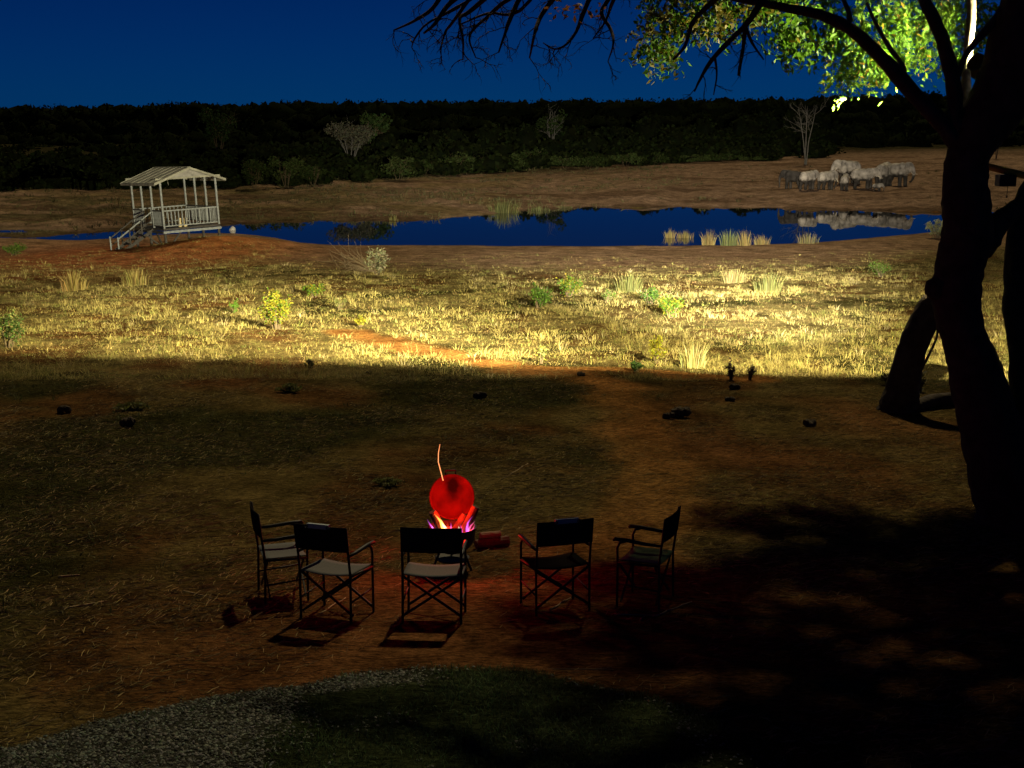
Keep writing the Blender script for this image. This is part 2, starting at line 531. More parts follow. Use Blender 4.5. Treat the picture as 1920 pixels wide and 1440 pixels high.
tree = empty('acacia_tree', gp(1905, 1000))
base = tree.location.copy()
tag(tree, 'big dark tree with thick forked trunk and lit yellow-green leaves', 'tree')
def loc_child(mb, name, m, parent, smooth=True):
    o = mb.build(name, m, parent, smooth)
    o.matrix_parent_inverse = Matrix.Translation(-Vector(parent.location)) if parent.parent is None else Matrix.Identity(4)
    return o
mb = MB()
add_t(mb, trunk_tube([(1925, 1070, 100, TY), (1917, 1000, 86, TY), (1902, 930, 74, TY), (1876, 850, 66, TY), (1852, 780, 54, TY), (1830, 700, 49, TY), (1806, 625, 40, TY), (1793, 565, 44, TY), (1800, 500, 44, TY),
                      (1813, 450, 47, TY), (1813, 400, 44, TY), (1810, 340, 41, TY), (1817, 290, 38, TY), (1842, 240, 46, TY), (1872, 190, 54, TY), (1900, 145, 60, TY), (1918, 90, 62, TY), (1940, 20, 60, TY), (1965, -80, 56, TY), (1985, -200, 45, TY + .6), (2000, -330, 30, TY + 1)]))
for kx, ky, kr in ((1758, 541, 22), (1862, 450, 16)):
    c = at(kx, ky, TY - .05); r = kr / pxm(TY)
    mb.tube([c + Vector((0, 0, -r)), c + Vector((0, 0, -r * .5)), c, c + Vector((0, 0, r * .6)), c + Vector((0, 0, r))], [r * .4, r * .9, r, r * .85, r * .3], 9, 0.12)
TRUNK = loc_child(mb, 'trunk', M_bark, tree)
mb = MB()
add_t(mb, trunk_tube([(1960, 1060, 80, TY + .3), (1955, 960, 62, TY + .3), (1942, 860, 46, TY + .3), (1934, 760, 40, TY + .3), (1928, 660, 35, TY + .3), (1922, 580, 40, TY + .3), (1924, 480, 37, TY + .3), (1930, 410, 36, TY + .3), (1950, 360, 36, TY + .3), (1990, 310, 34, TY + .3), (2040, 220, 32, TY + .2), (2080, 0, 28, TY + .2), (2110, -200, 20, TY)]))
add_t(mb, trunk_tube([(1835, 470, 26, TY + .1), (1862, 430, 24, TY + .15), (1888, 405, 18, TY + .2), (1925, 385, 22, TY + .3)], n=10))
loc_child(mb, 'side_stem', M_bark, tree)
# thinner limbs
LIMBS = {
 'left': [(1800, 275, 20, TY), (1770, 236, 16, TY), (1735, 200, 15, TY), (1692, 152, 14, TY + .05), (1640, 95, 12, TY + .1), (1590, 52, 11, TY + .2), (1530, 26, 9, TY + .2), (1450, 10, 7, TY + .3), (1350, -10, 6, TY + .5), (1240, -40, 5, TY + .8)],
 'mid': [(1800, 262, 20, TY), (1792, 220, 15, TY), (1788, 160, 14, TY), (1772, 90, 13, TY + .1), (1752, 40, 12, TY + .1), (1730, -5, 11, TY + .1), (1690, -90, 9, TY + .2), (1620, -220, 6, TY + .1)],
 'thin': [(1803, 250, 7, TY - .05), (1790, 190, 5, TY - .05), (1800, 130, 5, TY), (1820, 90, 5, TY), (1860, 45, 8, TY + .05), (1890, 0, 9, TY + .05), (1910, -60, 8, TY)],
 'low': [(1700, 160, 6, TY + .05), (1690, 120, 5, TY + .05), (1665, 85, 4, TY + .1), (1640, 40, 3, TY + .1), (1625, 5, 2.5, TY + .1)],
 'fork': [(1590, 52, 6, TY + .2), (1592, 25, 4.5, TY + .2), (1582, 0, 4, TY + .2), (1570, -50, 3, TY + .2)],
 'droop': [(1425, 8, 6, TY + .3), (1400, 45, 5, TY + .3), (1370, 75, 4.5, TY + .3), (1335, 112, 4, TY + .25), (1313, 148, 2.5, TY + .25), (1302, 172, 1.2, TY + .25)],
 'droop_b': [(1397, 50, 4, TY + .3), (1393, 95, 3, TY + .3), (1384, 142, 2, TY + .3)],
 'droop_c': [(1398, 50, 3.5, TY + .3), (1410, 80, 2.5, TY + .3), (1432, 112, 1.2, TY + .3)],
 'droop_d': [(1340, 105, 2.5, TY + .25), (1344, 140, 1.6, TY + .25), (1338, 178, 1, TY + .25)],
 'tip': [(1350, -10, 5, TY + .5), (1300, 40, 4, TY + .6), (1285, 85, 3, TY + .6), (1262, 112, 2, TY + .6)],
 # limbs overhead, above the frame, that carry the shading crown
 'over_a': [(1800, -150, 18, TY), (1650, -260, 14, TY - 1), (1400, -330, 11, TY - 2.2), (1100, -380, 8, TY - 3.2)],
 'over_b': [(1965, -80, 26, TY), (1800, -260, 20, TY - 1.5), (1600, -420, 14, TY - 3), (1300, -560, 9, TY - 4.2)],
 'over_c': [(1985, -200, 22, TY), (2100, -400, 16, TY - 2), (2200, -600, 12, TY - 4)],
 'over_d': [(1985, -200, 22, TY), (1700, -250, 14, TY + 2), (1500, -290, 8, TY + 4)],
}
limb_pts = {}
mb = MB()
for k, v in LIMBS.items():
    t = trunk_tube(v, n=8, wob=0.08, sub=4)
    limb_pts[k] = t[0]
    add_t(mb, t)
def twigs(mb, start, dirv, length, rad, depth, rs, droop=0.15, curl=0.35, tips=None, n=5):
    """recursive crooked twig"""
    p = Vector(start); d = Vector(dirv).normalized()
    pts = [p.copy()]
    seg = length / n
    for i in range(n):
        d = (d + Vector((rs.uniform(-1, 1), rs.uniform(-1, 1), rs.uniform(-1, 1))) * curl + Vector((0, 0, -droop))).normalized()
        p = p + d * seg
        pts.append(p.copy())
        if depth > 0 and rs.random() < 0.75:
            dd = (d + Vector((rs.uniform(-1, 1), rs.uniform(-1, 1), rs.uniform(-1, 1))) * 0.9).normalized()
            twigs(mb, p, dd, length * rs.uniform(.35, .65), rad * .6, depth - 1, rs, droop, curl, tips, max(3, n - 1))
    mb.tube(pts, lin([rad, rad * .35], len(pts)), 5 if rad > .012 else 4, 0.05)
    if tips is not None: tips.append(pts[-1])
rt = random.Random(5)
for k in ('droop', 'droop_b', 'droop_c', 'droop_d'):
    P = limb_pts[k]
    for i in range(3, len(P) - 1, 3):
        twigs(mb, P[i], (rt.uniform(-1, 1), rt.uniform(-.5, .5), rt.uniform(-.8, .3)), rt.uniform(.15, .4), .008, 1, rt, .1)
loc_child(mb, 'branch', M_bark, tree)
mb = MB()
add_t(mb, trunk_tube([(1808, 262, 12, TY + .3), (1812, 215, 10, TY + 1.6), (1811, 150, 9, TY + 2.0), (1816, 80, 8, TY + 2.1), (1822, 10, 8, TY + 2.2), (1815, -80, 6, TY + 2.2)], n=9, wob=.08))
loc_child(mb, 'lit_limb', mat('lit_bark', (.13, .11, .08), .9, noise=(14, .4)), tree)  # bark lightened to carry the lamp light on this limb
# leaf sprays: hanging compound leaves along the limbs
def spray(C, D, rs, leaves, cols, ln=0.5, n=26, size=.09, base_col=(0.13, 0.17, 0.02)):
    for i in range(n):
        t = i / n
        p = C + D * ln * t + Vector((0, 0, -ln * .5 * t * t))
        leaves.append(p + Vector((rs.uniform(-1, 1), rs.uniform(-1, 1), rs.uniform(-1, 1))) * .06)
        k = rs.uniform(.6, 1.3)
        y = rs.random()
        c = base_col if y < .93 else (0.20, 0.16, 0.02)
        cols.append([c[0] * k, c[1] * k, c[2] * k])
leaves, cols = [], []
rs = random.Random(11)
# clusters given by the place they take in the crown: (px, py, rx px, ry px, Y, count)
CL = [(1290, 20, 95, 34, 19.4, 44), (1245, 60, 35, 28, 19.4, 14), (1225, 95, 22, 18, 19.4, 7), (1250, 108, 16, 14, 19.4, 7), (1330, 45, 45, 20, 19.6, 16),
      (1385, 18, 60, 26, 19.8, 24), (1460, 25, 34, 26, 20.2, 18), (1480, 70, 38, 26, 20.2, 20), (1515, 90, 38, 20, 20.3, 16), (1545, 50, 55, 34, 20.5, 28),
      (1585, 95, 38, 34, 20.6, 24), (1590, 140, 28, 22, 20.6, 13), (1640, 40, 60, 48, 21.0, 40), (1645, 110, 34, 32, 21.0, 22), (1650, 145, 18, 18, 21.0, 8),
      (1700, 55, 48, 44, 21.4, 34), (1705, 115, 34, 22, 21.4, 14), (1755, 30, 42, 34, 21.8, 30), (1765, 85, 32, 26, 21.8, 18), (1815, 30, 48, 40, 22.2, 34), (1850, 75, 28, 22, 22.2, 12),
      (1790, 120, 26, 14, 22.0, 8), (1500, 8, 60, 16, 20.2, 16)]
for cx, cy, rx, ry, Y, n in CL:
    for i in range(int(n * 2.0)):
        while True:
            a, b = rs.uniform(-1, 1), rs.uniform(-1, 1)
            if a * a + b * b < 1: break
        C = at(cx + a * rx, cy + b * ry - 12, Y + rs.uniform(-.7, .9))
        D = Vector((rs.uniform(-1, 1), rs.uniform(-1, 1), rs.uniform(-.9, .1))).normalized()
        dry = cx < 1420 and rs.random() < .5
        spray(C, D, rs, leaves, cols, rs.uniform(.22, .40), 11, base_col=(0.13, 0.12, 0.018) if dry else (0.070, 0.17, 0.010))
LV = np.array([tuple(p) for p in leaves]); LC = np.array(cols)
cme = leaf_mesh('crown', LV, 0.098, LC, droop=.9, aspect=.42)
o = link('crown', cme, M_leaf, tree); o.matrix_parent_inverse = Matrix.Translation(-base)
o['label'] = 'hanging yellow-green leaves lit from below'
# the upper crown above the frame: it throws the broken moon shade over the right of the yard
leaves, cols = [], []
for i in range(4600):
    gx, gy = rs.uniform(-1.2, 9.5), rs.uniform(7.0, 18.5)      # where its moon shadow falls
    dens = 0.5 + 1.1 * float(vnoise(gx / .9, gy / .9, 131)) + 0.5 * float(vnoise(gx / 2.6, gy / 2.6, 137))
    edge = min(1, max(0, (gx - (-0.5 + 0.10 * (gy - 9.5)) ) / .8)) * min(1, max(0, (15.0 + .1 * gx - gy) / 1.0))
    if gx > 2.4: edge = max(edge, max(0, min(1, (18.6 - gy) / 1.5)) * .62)
    if gy < 11.4 and gx < 1.6: edge *= .28
    if .1 < gx < 2.4 and 12.3 < gy < 14.9: edge = max(edge, .9); dens += .45
    if rs.random() > dens * (1.4 + 1.4 * min(1, max(0, gx - .8))) * edge: continue
    z = 8.2 + rs.uniform(0, 2.2)
    k = z / MOON_DIR.z
    C = Vector((gx + MOON_DIR.x * k, gy + MOON_DIR.y * k, z))
    if (C.z - CZ) / C.y < 0.115: continue
    D = Vector((rs.uniform(-1, 1), rs.uniform(-1, 1), rs.uniform(-.6, .3))).normalized()
    spray(C, D, rs, leaves, cols, rs.uniform(.4, .8), 30)
LV = np.array([tuple(p) for p in leaves]); LC = np.array(cols)
cme = leaf_mesh('upper_crown', LV, 0.15, LC, droop=.3, aspect=.6)
o = link('upper_crown', cme, M_leaf, tree); o.matrix_parent_inverse = Matrix.Translation(-base)

# leaning stem left of the trunk
LY = float(gp(1690, 768).y)
lean_o = empty('leaning_tree_stem', gp(1690, 768))
tag(lean_o, 'dark leaning tree stem left of the thick trunk, foot on the dirt', 'tree')
mb = MB()
add_t(mb, trunk_tube([(1683, 785, 48, LY), (1685, 768, 40, LY), (1690, 740, 33, LY), (1698, 700, 29, LY), (1712, 650, 27, LY), (1731, 605, 27, LY), (1757, 565, 26, LY), (1788, 530, 22, LY), (1806, 505, 16, LY)]))
loc_child(mb, 'trunk', M_bark, lean_o)
mb = MB()
add_t(mb, trunk_tube([(1701, 752, 3, LY - .2), (1722, 705, 2.6, LY - .2), (1742, 665, 2.4, LY - .2), (1757, 630, 2.2, LY - .2), (1755, 605, 2, LY - .2), (1748, 585, 1.6, LY - .2)], n=6))
loc_child(mb, 'shoot', M_bark2, lean_o)
mb = MB()
LP = [gp(1690, 778), gp(1712, 772), gp(1745, 765), gp(1790, 762), gp(1830, 768)]
for p, h in zip(LP, (.02, .08, .13, .14, .10)): p.z += h
mb.tube(spline(LP, 4), lin([.05, .11, .13, .13, .12], 17), 10, .08)
fl = mb.build('fallen_log', M_bark, None, True)
tag(fl, 'fallen dark log lying between leaning stem and thick trunk', 'log')

# bare twigs hanging into the top of the frame, from a dry limb overhead
dry = empty('dry_branch', Vector((2.6, 12.6, float(hgt(2.6, 12.6)))))
dry.location = at(1080, -420, 15.4)
tag(dry, 'bare crooked dry branch with drooping twigs at the top of the sky', 'branch')
mb = MB(); rt = random.Random(21)
BY = 15.4
mains = [[(1240, -300, 13), (1130, -170, 11), (1010, -90, 9), (900, -30, 7), (845, 5, 5), (815, 45, 3.5), (795, 62, 2)],
         [(1130, -170, 9), (960, -110, 7), (850, -35, 5), (812, 15, 3.6), (775, 40, 2.6), (738, 57, 1.5)],
         [(1010, -90, 6), (930, -20, 5), (880, 22, 4), (862, 35, 3), (868, 75, 2.2), (868, 112, 1.2)],
         [(1130, -170, 8), (1050, -80, 6), (980, -10, 5), (955, 40, 4), (948, 60, 3), (935, 98, 1.6)],
         [(1160, -180, 8), (1080, -60, 6), (1035, 0, 5), (1012, 35, 4), (1002, 65, 3), (993, 108, 1.6)],
         [(1080, -60, 5), (960, -5, 4), (910, 35, 3), (888, 55, 2.5), (880, 75, 2), (892, 108, 1.2)],
         [(1240, -200, 8), (1160, -80, 6.5), (1110, -10, 5), (1092, 30, 4), (1080, 60, 3), (1062, 83, 2.4), (1040, 92, 1.8), (1018, 80, 1)],
         [(1240, -200, 7), (1175, -60, 5), (1140, 0, 4), (1128, 25, 3.4), (1145, 55, 3), (1150, 82, 2.2), (1140, 115, 1)],
         [(1175, -60, 4), (1150, 0, 3.5), (1135, 40, 2), (1112, 72, 1)],
         [(960, -110, 4), (905, -20, 3.4), (845, 20, 2.8), (800, 45, 2), (778, 72, 1.6), (772, 88, 1)],
         [(900, -30, 4), (850, 40, 3), (835, 60, 2.2), (825, 95, 1)],
         [(1050, -80, 4), (975, 20, 3), (915, 25, 2.2), (865, 45, 1.4)]]
for ml in mains:
    t = trunk_tube([(a, b, c, BY + .25 * ((i * 7 + int(a)) % 5 - 2) * .3) for i, (a, b, c) in enumerate(ml)], n=6, wob=.1, sub=4)
    add_t(mb, t)
    P = t[0]
    for i in range(4, len(P), 2):
        if rt.random() < .85:
            twigs(mb, P[i], (rt.uniform(-1, .6), rt.uniform(-.5, .5), rt.uniform(-1, .3)), rt.uniform(.12, .34), .0075, 2, rt, .12, .4)
loc_child(mb, 'branch', M_bark2, dry)
# a strut that ties it to the tree's limb overhead
mb = MB()
mb.tube(spline([limb_pts['over_a'][4], at(1420, -330, 16.2), at(1240, -300, BY)], 5), lin([.12, .09, .075], 11), 8, .06)
loc_child(mb, 'limb', M_bark2, dry)
lp, lc = [], []
for i in range(46):
    lp.append(at(rt.uniform(1020, 1135), rt.uniform(0, 42), BY + rt.uniform(-.2, .2))); k = rt.uniform(.6, 1.3)
    lc.append([.28 * k, .12 * k, .03 * k])
o = link('dry_leaves', leaf_mesh('dry_leaves', np.array([tuple(p) for p in lp]), .07, np.array(lc), .5, .5), M_leaf, dry)
o.matrix_parent_inverse = Matrix.Translation(-dry.location)

# ------------------------------------------------------------------ floodlights on the tree
M_black = mat('black_metal', (0.02, 0.02, 0.022), 0.5, spec=.4)
M_lit_pole = mat('yellow_lit_pole', (0.45, 0.33, 0.03), 0.6, noise=(8, .3))  # yellow lamp light on the pole put into its colour
M_led = emis('lamp_glass', (1.0, 0.93, 0.75), 6)
LAMP = at(1895, 120, 19.0)
lamp = empty('floodlight', LAMP)
tag(lamp, 'black floodlight with shade plate high on the far side of the tree', 'lamp')
G1, G2 = gp(1750, 709), gp(40, 663)
e1, e2 = (G1 - LAMP), (G2 - LAMP)
nrm = e2.cross(e1).normalized()
if nrm.z < 0: nrm = -nrm
ex = (e1.normalized() - e2.normalized()).normalized()
ey = nrm.cross(ex).normalized()
if ey.y < 0: ey = -ey
mb = MB()                                             # shade plate lying in the lower cut-off plane
ring = []
for k in range(25):
    a = R(-6 + 192 * k / 24)
    ring.append(ex * math.cos(a) + ey * math.sin(a))
vs = []
for q in ring:
    for rr_, dz0 in ((.002, -.014), (.55, 0.0)):
        for dz in (dz0, dz0 - .01): vs.append(q * rr_ + nrm * dz)
fs = []
for k in range(24):
    a, b = 4 * k, 4 * (k + 1)
    fs += [(a, a + 2, b + 2, b), (a + 1, b + 1, b + 3, a + 3), (a + 2, a + 3, b + 3, b + 2), (a, b, b + 1, a + 1)]
fs += [(0, 1, 3, 2), (96, 98, 99, 97)]
mb.add(vs, fs)
mb.build('shade_plate', M_black, lamp)
mb = MB(); vs = []                                    # unseen blocker above the lamp, added to keep flood light off the leaves
for k in range(25):
    a = R(-6 + 192 * k / 24); q = Vector((math.cos(a), math.sin(a), 0))
    for rr_, dz0 in ((.002, .022), (.5, -.092)):
        for dz in (dz0 + .006, dz0): vs.append(q * rr_ + Vector((0, 0, dz)))
mb.add(vs, fs)
mb.build('flood_blocker', M_black, lamp)
mb = MB()                                             # open housing behind the lamp
for c, s in (((0, -.16, .05), (.62, .02, .26)), ((0, -.09, .18), (.62, .12, .02)), ((-.31, -.09, .05), (.02, .12, .26)), ((.31, -.09, .05), (.02, .12, .26))):
    mb.box(c, s)
mb.build('housing', M_black, lamp)
mb = MB(); mb.box((0, -.145, .05), (.5, .008, .16)); mb.build('lamp_glass', M_led, lamp)
mb = MB(); mb.bar((0, -.17, .05), tuple(at(1915, 100, 17.5) - LAMP), .05, .05); mb.build('bracket', M_black, lamp)

def spot(name, parent, offs, target, power, angle, blend, color=(1, .85, .46), radius=.012):
    l = bpy.data.lights.new(name, 'SPOT')
    l.energy = power; l.spot_size = R(angle); l.spot_blend = blend; l.color = color; l.shadow_soft_size = radius
    o = bpy.data.objects.new(name, l); COL.objects.link(o)
    o.parent = parent
    o.location = offs
    d = Vector(target) - (Vector(parent.location) + Vector(offs))
    o.rotation_euler = d.to_track_quat('-Z', 'Y').to_euler()
    return o
FLOOD, MIDB, FARB, LEAFB, LEFTB = 56000, 175000, 620000, 2600, 88000
spot('flood_beam', lamp, (0, 0, 0), (5.5, 35, -1), FLOOD, 136, .5)
spot('left_beam', lamp, (0, 0, 0), (-15, 45, -1), LEFTB, 58, .9)
spot('leaf_spill', lamp, (-.04, .02, .075), LAMP + Vector((-1, .75, .15)) * 10, LEAFB, 130, .6)

box_l = empty('floodlight', at(1883, 338, 18.2))
tag(box_l, 'small dark box floodlight hung under the yellow-lit pole by the trunk', 'lamp')
mb = MB()
for c, s in (((0, -.14, 0), (.20, .02, .13)), ((0, -.05, .065), (.20, .18, .012)), ((0, -.05, -.065), (.20, .18, .012)), ((-.1, -.05, 0), (.012, .18, .13)), ((.1, -.05, 0), (.012, .18, .13))):
    mb.box(c, s)
mb.build('housing', M_black, box_l)
mb = MB(); mb.box((0, -.12, 0), (.17, .01, .10)); mb.build('lamp_glass', M_led, box_l)
mb = MB(); mb.tube([(0.0, -.13, -.07), (0.005, -.13, -.12), (-.002, -.13, -.19)], .004, 5); mb.box((-.002, -.13, -.2), (.016, .016, .03)); mb.build('pull_cord', M_black, box_l)
mb = MB(); mb.bar((0, -.06, .065), (0, -.06, .12), .03, .03); mb.build('hanger', M_black, box_l)
spot('middle_beam', box_l, (-.04, .06, 0), (-20, 78, 1.5), MIDB, 36, 1.0, (1, .86, .54))
spot('far_beam', box_l, (0, .06, .0), (9, 122, 4.5), FARB, 34, 1.0, (1, .88, .68))
pole = MB().tube([at(1835, 308, 18.15), at(1880, 319, 18.15), at(1960, 338, 18.15)], .045, 10).build('lamp_pole', M_lit_pole, None, True)
tag(pole, 'yellow-lit pole running from the thick trunk to the right', 'pole')

# ------------------------------------------------------------------ pavilion by the water
M_post = mat('weathered_paint', (0.22, 0.245, 0.25), 0.8, noise=(7, .25))
M_dkwood = mat('dark_weathered_wood', (0.055, 0.052, 0.047), 0.9, noise=(9, .4))
M_cream = mat('cream_sheet', (0.24, 0.245, 0.20), 0.7, noise=(3, .35))
M_gsheet = mat('grey_sheet', (0.07, 0.075, 0.08), 0.6, noise=(3, .25))
M_gable = mat('gable_board', (0.22, 0.22, 0.21), 0.85, noise=(5, .3))
GA, GB, GH = 3.0, 4.65, 2.5
gz = empty('viewing_pavilion', at(308, 428, 74.0))
gz.rotation_euler = (Matrix.Rotation(R(-3.2), 3, 'Y') @ Matrix.Rotation(R(33), 3, 'Z')).to_euler()
tag(gz, 'raised open-sided pavilion with striped gable roof and stairs beside the pond', 'pavilion')
MB().box((GA / 2, GB / 2, -.08), (GA + .1, GB + .1, .10)).build('floor', M_dkwood, gz)
MB().box((GA / 2, -.075, -.22), (GA + .16, .05, .12)).build('edge_beam', M_post, gz)
MB().box((-.08, GB / 2, -.22), (.05, GB + .05, .12)).build('edge_beam', M_dkwood, gz)
post_me = MB().box((0, 0, GH / 2 - .02), (.09, .09, GH - .0)).mesh('post')
for x in (0, GA):
    for k in range(4):
        link('post', post_me, M_post, gz, (x, k * GB / 3, 0))
leg_me = MB().box((0, 0, -.85), (.11, .11, 1.36)).mesh('support_leg')
for x in (0.03, GA - .03):
    for y in (.03, GB / 2, GB - .03):
        link('support_leg', leg_me, M_post if (x > 1 and y < 1) else M_dkwood, gz, (x, y, -.02))
for a, b in (((-.05, .3, -.95), (.05, 1.5, -.2)), ((.15, -.02, -1.05), (.9, -.02, -.22)), ((.05, .4, -1.1), (-.9, .35, -.25))):
    MB().bar(a, b, .07, .07).build('brace', M_dkwood, gz)
bal_me = MB().box((0, 0, .46), (.045, .045, .74)).mesh('baluster')
def railing(a, b, n, m, skip_top=False):
    a, b = Vector(a), Vector(b)
    MB().bar(a + Vector((0, 0, .88)), b + Vector((0, 0, .88)), .08, .07).build('top_rail', m, gz)
    MB().bar(a + Vector((0, 0, .09)), b + Vector((0, 0, .09)), .05, .06).build('bottom_rail', m, gz)
    for k in range(n):
        p = a.lerp(b, (k + 1) / (n + 1))
        link('baluster', bal_me, m, gz, p)
railing((.07, 0, 0), (GA - .07, 0, 0), 14, M_post)
railing((.07, GB, 0), (GA - .07, GB, 0), 12, M_post)
for k in range(3):
    railing((GA, k * GB / 3 + .07, 0), (GA, (k + 1) * GB / 3 - .07, 0), 6, M_dkwood)
railing((0, .07, 0), (0, GB / 3 - .07, 0), 7, M_dkwood)
railing((0, 2 * GB / 3 + .07, 0), (0, GB - .07, 0), 7, M_dkwood)
# roof: sheets laid from ridge to eave, alternately cream and grey
OV, RZ = .40, .50
ridge = Vector((GA / 2, 0, GH + RZ))
def slope_pt(side, t, y):
    x = GA / 2 + side * t * (GA / 2 + OV)
    return Vector((x, y, GH + RZ - t * (RZ + .20)))
ns = 12
ylen = GB + 2 * OV
for side in (-1, 1):
    for k in range(ns):
        y0, y1 = -OV + ylen * k / ns, -OV + ylen * (k + 1) / ns
        m = M_cream if k % 2 == 0 else M_gsheet
        lift = .03 if k % 2 == 0 else .0
        wd = .0 if k % 2 == 0 else .015
        p = [slope_pt(side, 0.0, y0 + wd), slope_pt(side, 0.0, y1 - wd), slope_pt(side, 1, y1 - wd), slope_pt(side, 1, y0 + wd)]
        nrm_ = (p[1] - p[0]).cross(p[2] - p[0]).normalized()
        if nrm_.z < 0: nrm_ = -nrm_
        up_ = nrm_ * lift
        vs = [q + up_ for q in p] + [q + up_ + nrm_ * .022 for q in p]
        MB().add(vs, [(0, 1, 2, 3), (7, 6, 5, 4), (0, 4, 5, 1), (1, 5, 6, 2), (2, 6, 7, 3), (3, 7, 4, 0)]).build('roof_sheet', m, gz)
MB().bar((GA / 2, -OV, GH + RZ + .06), (GA / 2, GB + OV, GH + RZ + .06), .16, .03).build('ridge_cap', M_cream, gz)
for y in (-OV - .03, GB + OV + .03):
    for side in (-1, 1):
        a, b = slope_pt(side, 0, y), slope_pt(side, 1.02, y)
        MB().bar(a, b, .04, .11).build('barge_board', M_cream, gz)
for side in (-1, 1):
    a, b = slope_pt(side, 1.02, -OV), slope_pt(side, 1.02, GB + OV)
    MB().bar(a - Vector((0, 0, .03)), b - Vector((0, 0, .03)), .03, .10).build('fascia', M_cream, gz)
for y in (-.05, GB + .05):
    tri = [(-.05, y, GH), (GA + .05, y, GH), (GA / 2, y, GH + RZ - .03)]
    MB().add([Vector(q) + Vector((0, d, 0)) for d in (-.02, .02) for q in tri], [(0, 1, 2), (5, 4, 3), (0, 3, 4, 1), (1, 4, 5, 2), (2, 5, 3, 0)]).build('gable_panel', M_gable, gz)
    MB().box((GA / 2, y + (-.04 if y < 1 else .04), GH + .02), (GA + .5, .035, .09)).build('tie_beam', M_cream, gz)
MB().tube([(.35, -.2, GH - .05), (.38, -.2, GH - .3)], .012, 5).build('hanging_cord', M_cream, gz)
# stairs going down on the left side
st = empty('staircase', (0, GB / 2, 0)); st.parent = gz
SD, SR = 1.25, 2.05
for k in range(6):
    t = (k + .6) / 6
    MB().box((-SR * t, 0, -.05 - SD * t), (.30, 1.25, .045)).build('tread', M_dkwood, st)
for s in (-.66, .66):
    MB().bar((0.0, s, -.12), (-SR, s, -SD - .05), .05, .16).build('stringer', M_dkwood, st)
    MB().bar((0.0, s, .84), (-SR + .1, s, -SD + .80), .07, .06).build('handrail', M_post if s < 0 else M_dkwood, st)
    MB().bar((0.0, s, .42), (-SR + .1, s, -SD + .40), .04, .05).build('handrail', M_dkwood, st)
    for k in range(4):
        t = k / 3 * .96
        MB().box((-SR * t, s, -SD * t + .36), (.07, .07, .96)).build('newel_post', M_post if k == 3 else M_dkwood, st)
for i, (x, y, lab) in enumerate(((1.02, .42, 'left of two cream canisters on the pavilion floor'), (1.30, .42, 'right of two cream canisters on the pavilion floor'))):
    p = gz.matrix_basis @ Vector((x, y, -.03))
    o = MB().lathe([(0, 0), (.085, 0), (.095, .02), (.095, .40), (.10, .41), (.10, .45), (.05, .47), (0, .475)], 14).build('canister', mat('cream_canister', (.62, .52, .28), .6, noise=(4, .15)), None, True, p)
    tag(o, lab, 'canister', 'canisters in the pavilion')

# ------------------------------------------------------------------ elephants
def skin_material(dry, wet, line):
    m = bpy.data.materials.new('elephant_skin'); m.use_nodes = True
    n = m.node_tree; b = n.nodes['Principled BSDF']
    b.inputs['Roughness'].default_value = .9; b.inputs['Specular IOR Level'].default_value = .2
    tc = n.nodes.new('ShaderNodeTexCoord')
    sp_ = n.nodes.new('ShaderNodeSeparateXYZ'); n.links.new(tc.outputs['Object'], sp_.inputs[0])
    t = n.nodes.new('ShaderNodeTexNoise'); t.inputs['Scale'].default_value = 2.2; t.inputs['Detail'].default_value = 6
    n.links.new(tc.outputs['Object'], t.inputs['Vector'])
    ad = n.nodes.new('ShaderNodeMath'); ad.operation = 'MULTIPLY_ADD'; ad.inputs[1].default_value = .5; 
    n.links.new(t.outputs[0], ad.inputs[0]); n.links.new(sp_.outputs[2], ad.inputs[2])
    mr = n.nodes.new('ShaderNodeMapRange'); mr.inputs[1].default_value = line + .15; mr.inputs[2].default_value = line + .38
    n.links.new(ad.outputs[0], mr.inputs[0])
    mx = n.nodes.new('ShaderNodeMix'); mx.data_type = 'RGBA'
    mx.inputs[6].default_value = (*wet, 1); mx.inputs[7].default_value = (*dry, 1)
    n.links.new(mr.outputs[0], mx.inputs[0])
    m2 = n.nodes.new('ShaderNodeMix'); m2.data_type = 'RGBA'; m2.blend_type = 'MULTIPLY'; m2.inputs[0].default_value = 1
    r2 = n.nodes.new('ShaderNodeMapRange'); r2.inputs[1].default_value = .3; r2.inputs[2].default_value = .7; r2.inputs[3].default_value = .4; r2.inputs[4].default_value = 1.5
    n.links.new(t.outputs[0], r2.inputs[0]); n.links.new(mx.outputs[2], m2.inputs[6]); n.links.new(r2.outputs[0], m2.inputs[7])
    n.links.new(m2.outputs[2], b.inputs['Base Color'])
    bp = n.nodes.new('ShaderNodeBump'); bp.inputs['Strength'].default_value = .5; bp.inputs['Distance'].default_value = .06
    n.links.new(t.outputs[0], bp.inputs['Height']); n.links.new(bp.outputs[0], b.inputs['Normal'])
    return m
M_tusk = mat('ivory', (.7, .62, .45), .5)
def ball(bm, c, r, rot=None):
    M = Matrix.Translation(c) @ (rot.to_4x4() if rot else Matrix.Identity(4)) @ Matrix.Diagonal((*r, 1))
    bmesh.ops.create_icosphere(bm, subdivisions=3, radius=1, matrix=M)
def limb(bm, pts, rad):
    pts = [Vector(p) for p in pts]
    for a, b, ra, rb in zip(pts[:-1], pts[1:], rad[:-1], rad[1:]):
        n = max(3, int((b - a).length / .08))
        for k in range(n + 1):
            t = k / n; r = ra + (rb - ra) * t
            bmesh.ops.create_icosphere(bm, subdivisions=2, radius=r, matrix=Matrix.Translation(a.lerp(b, t)))
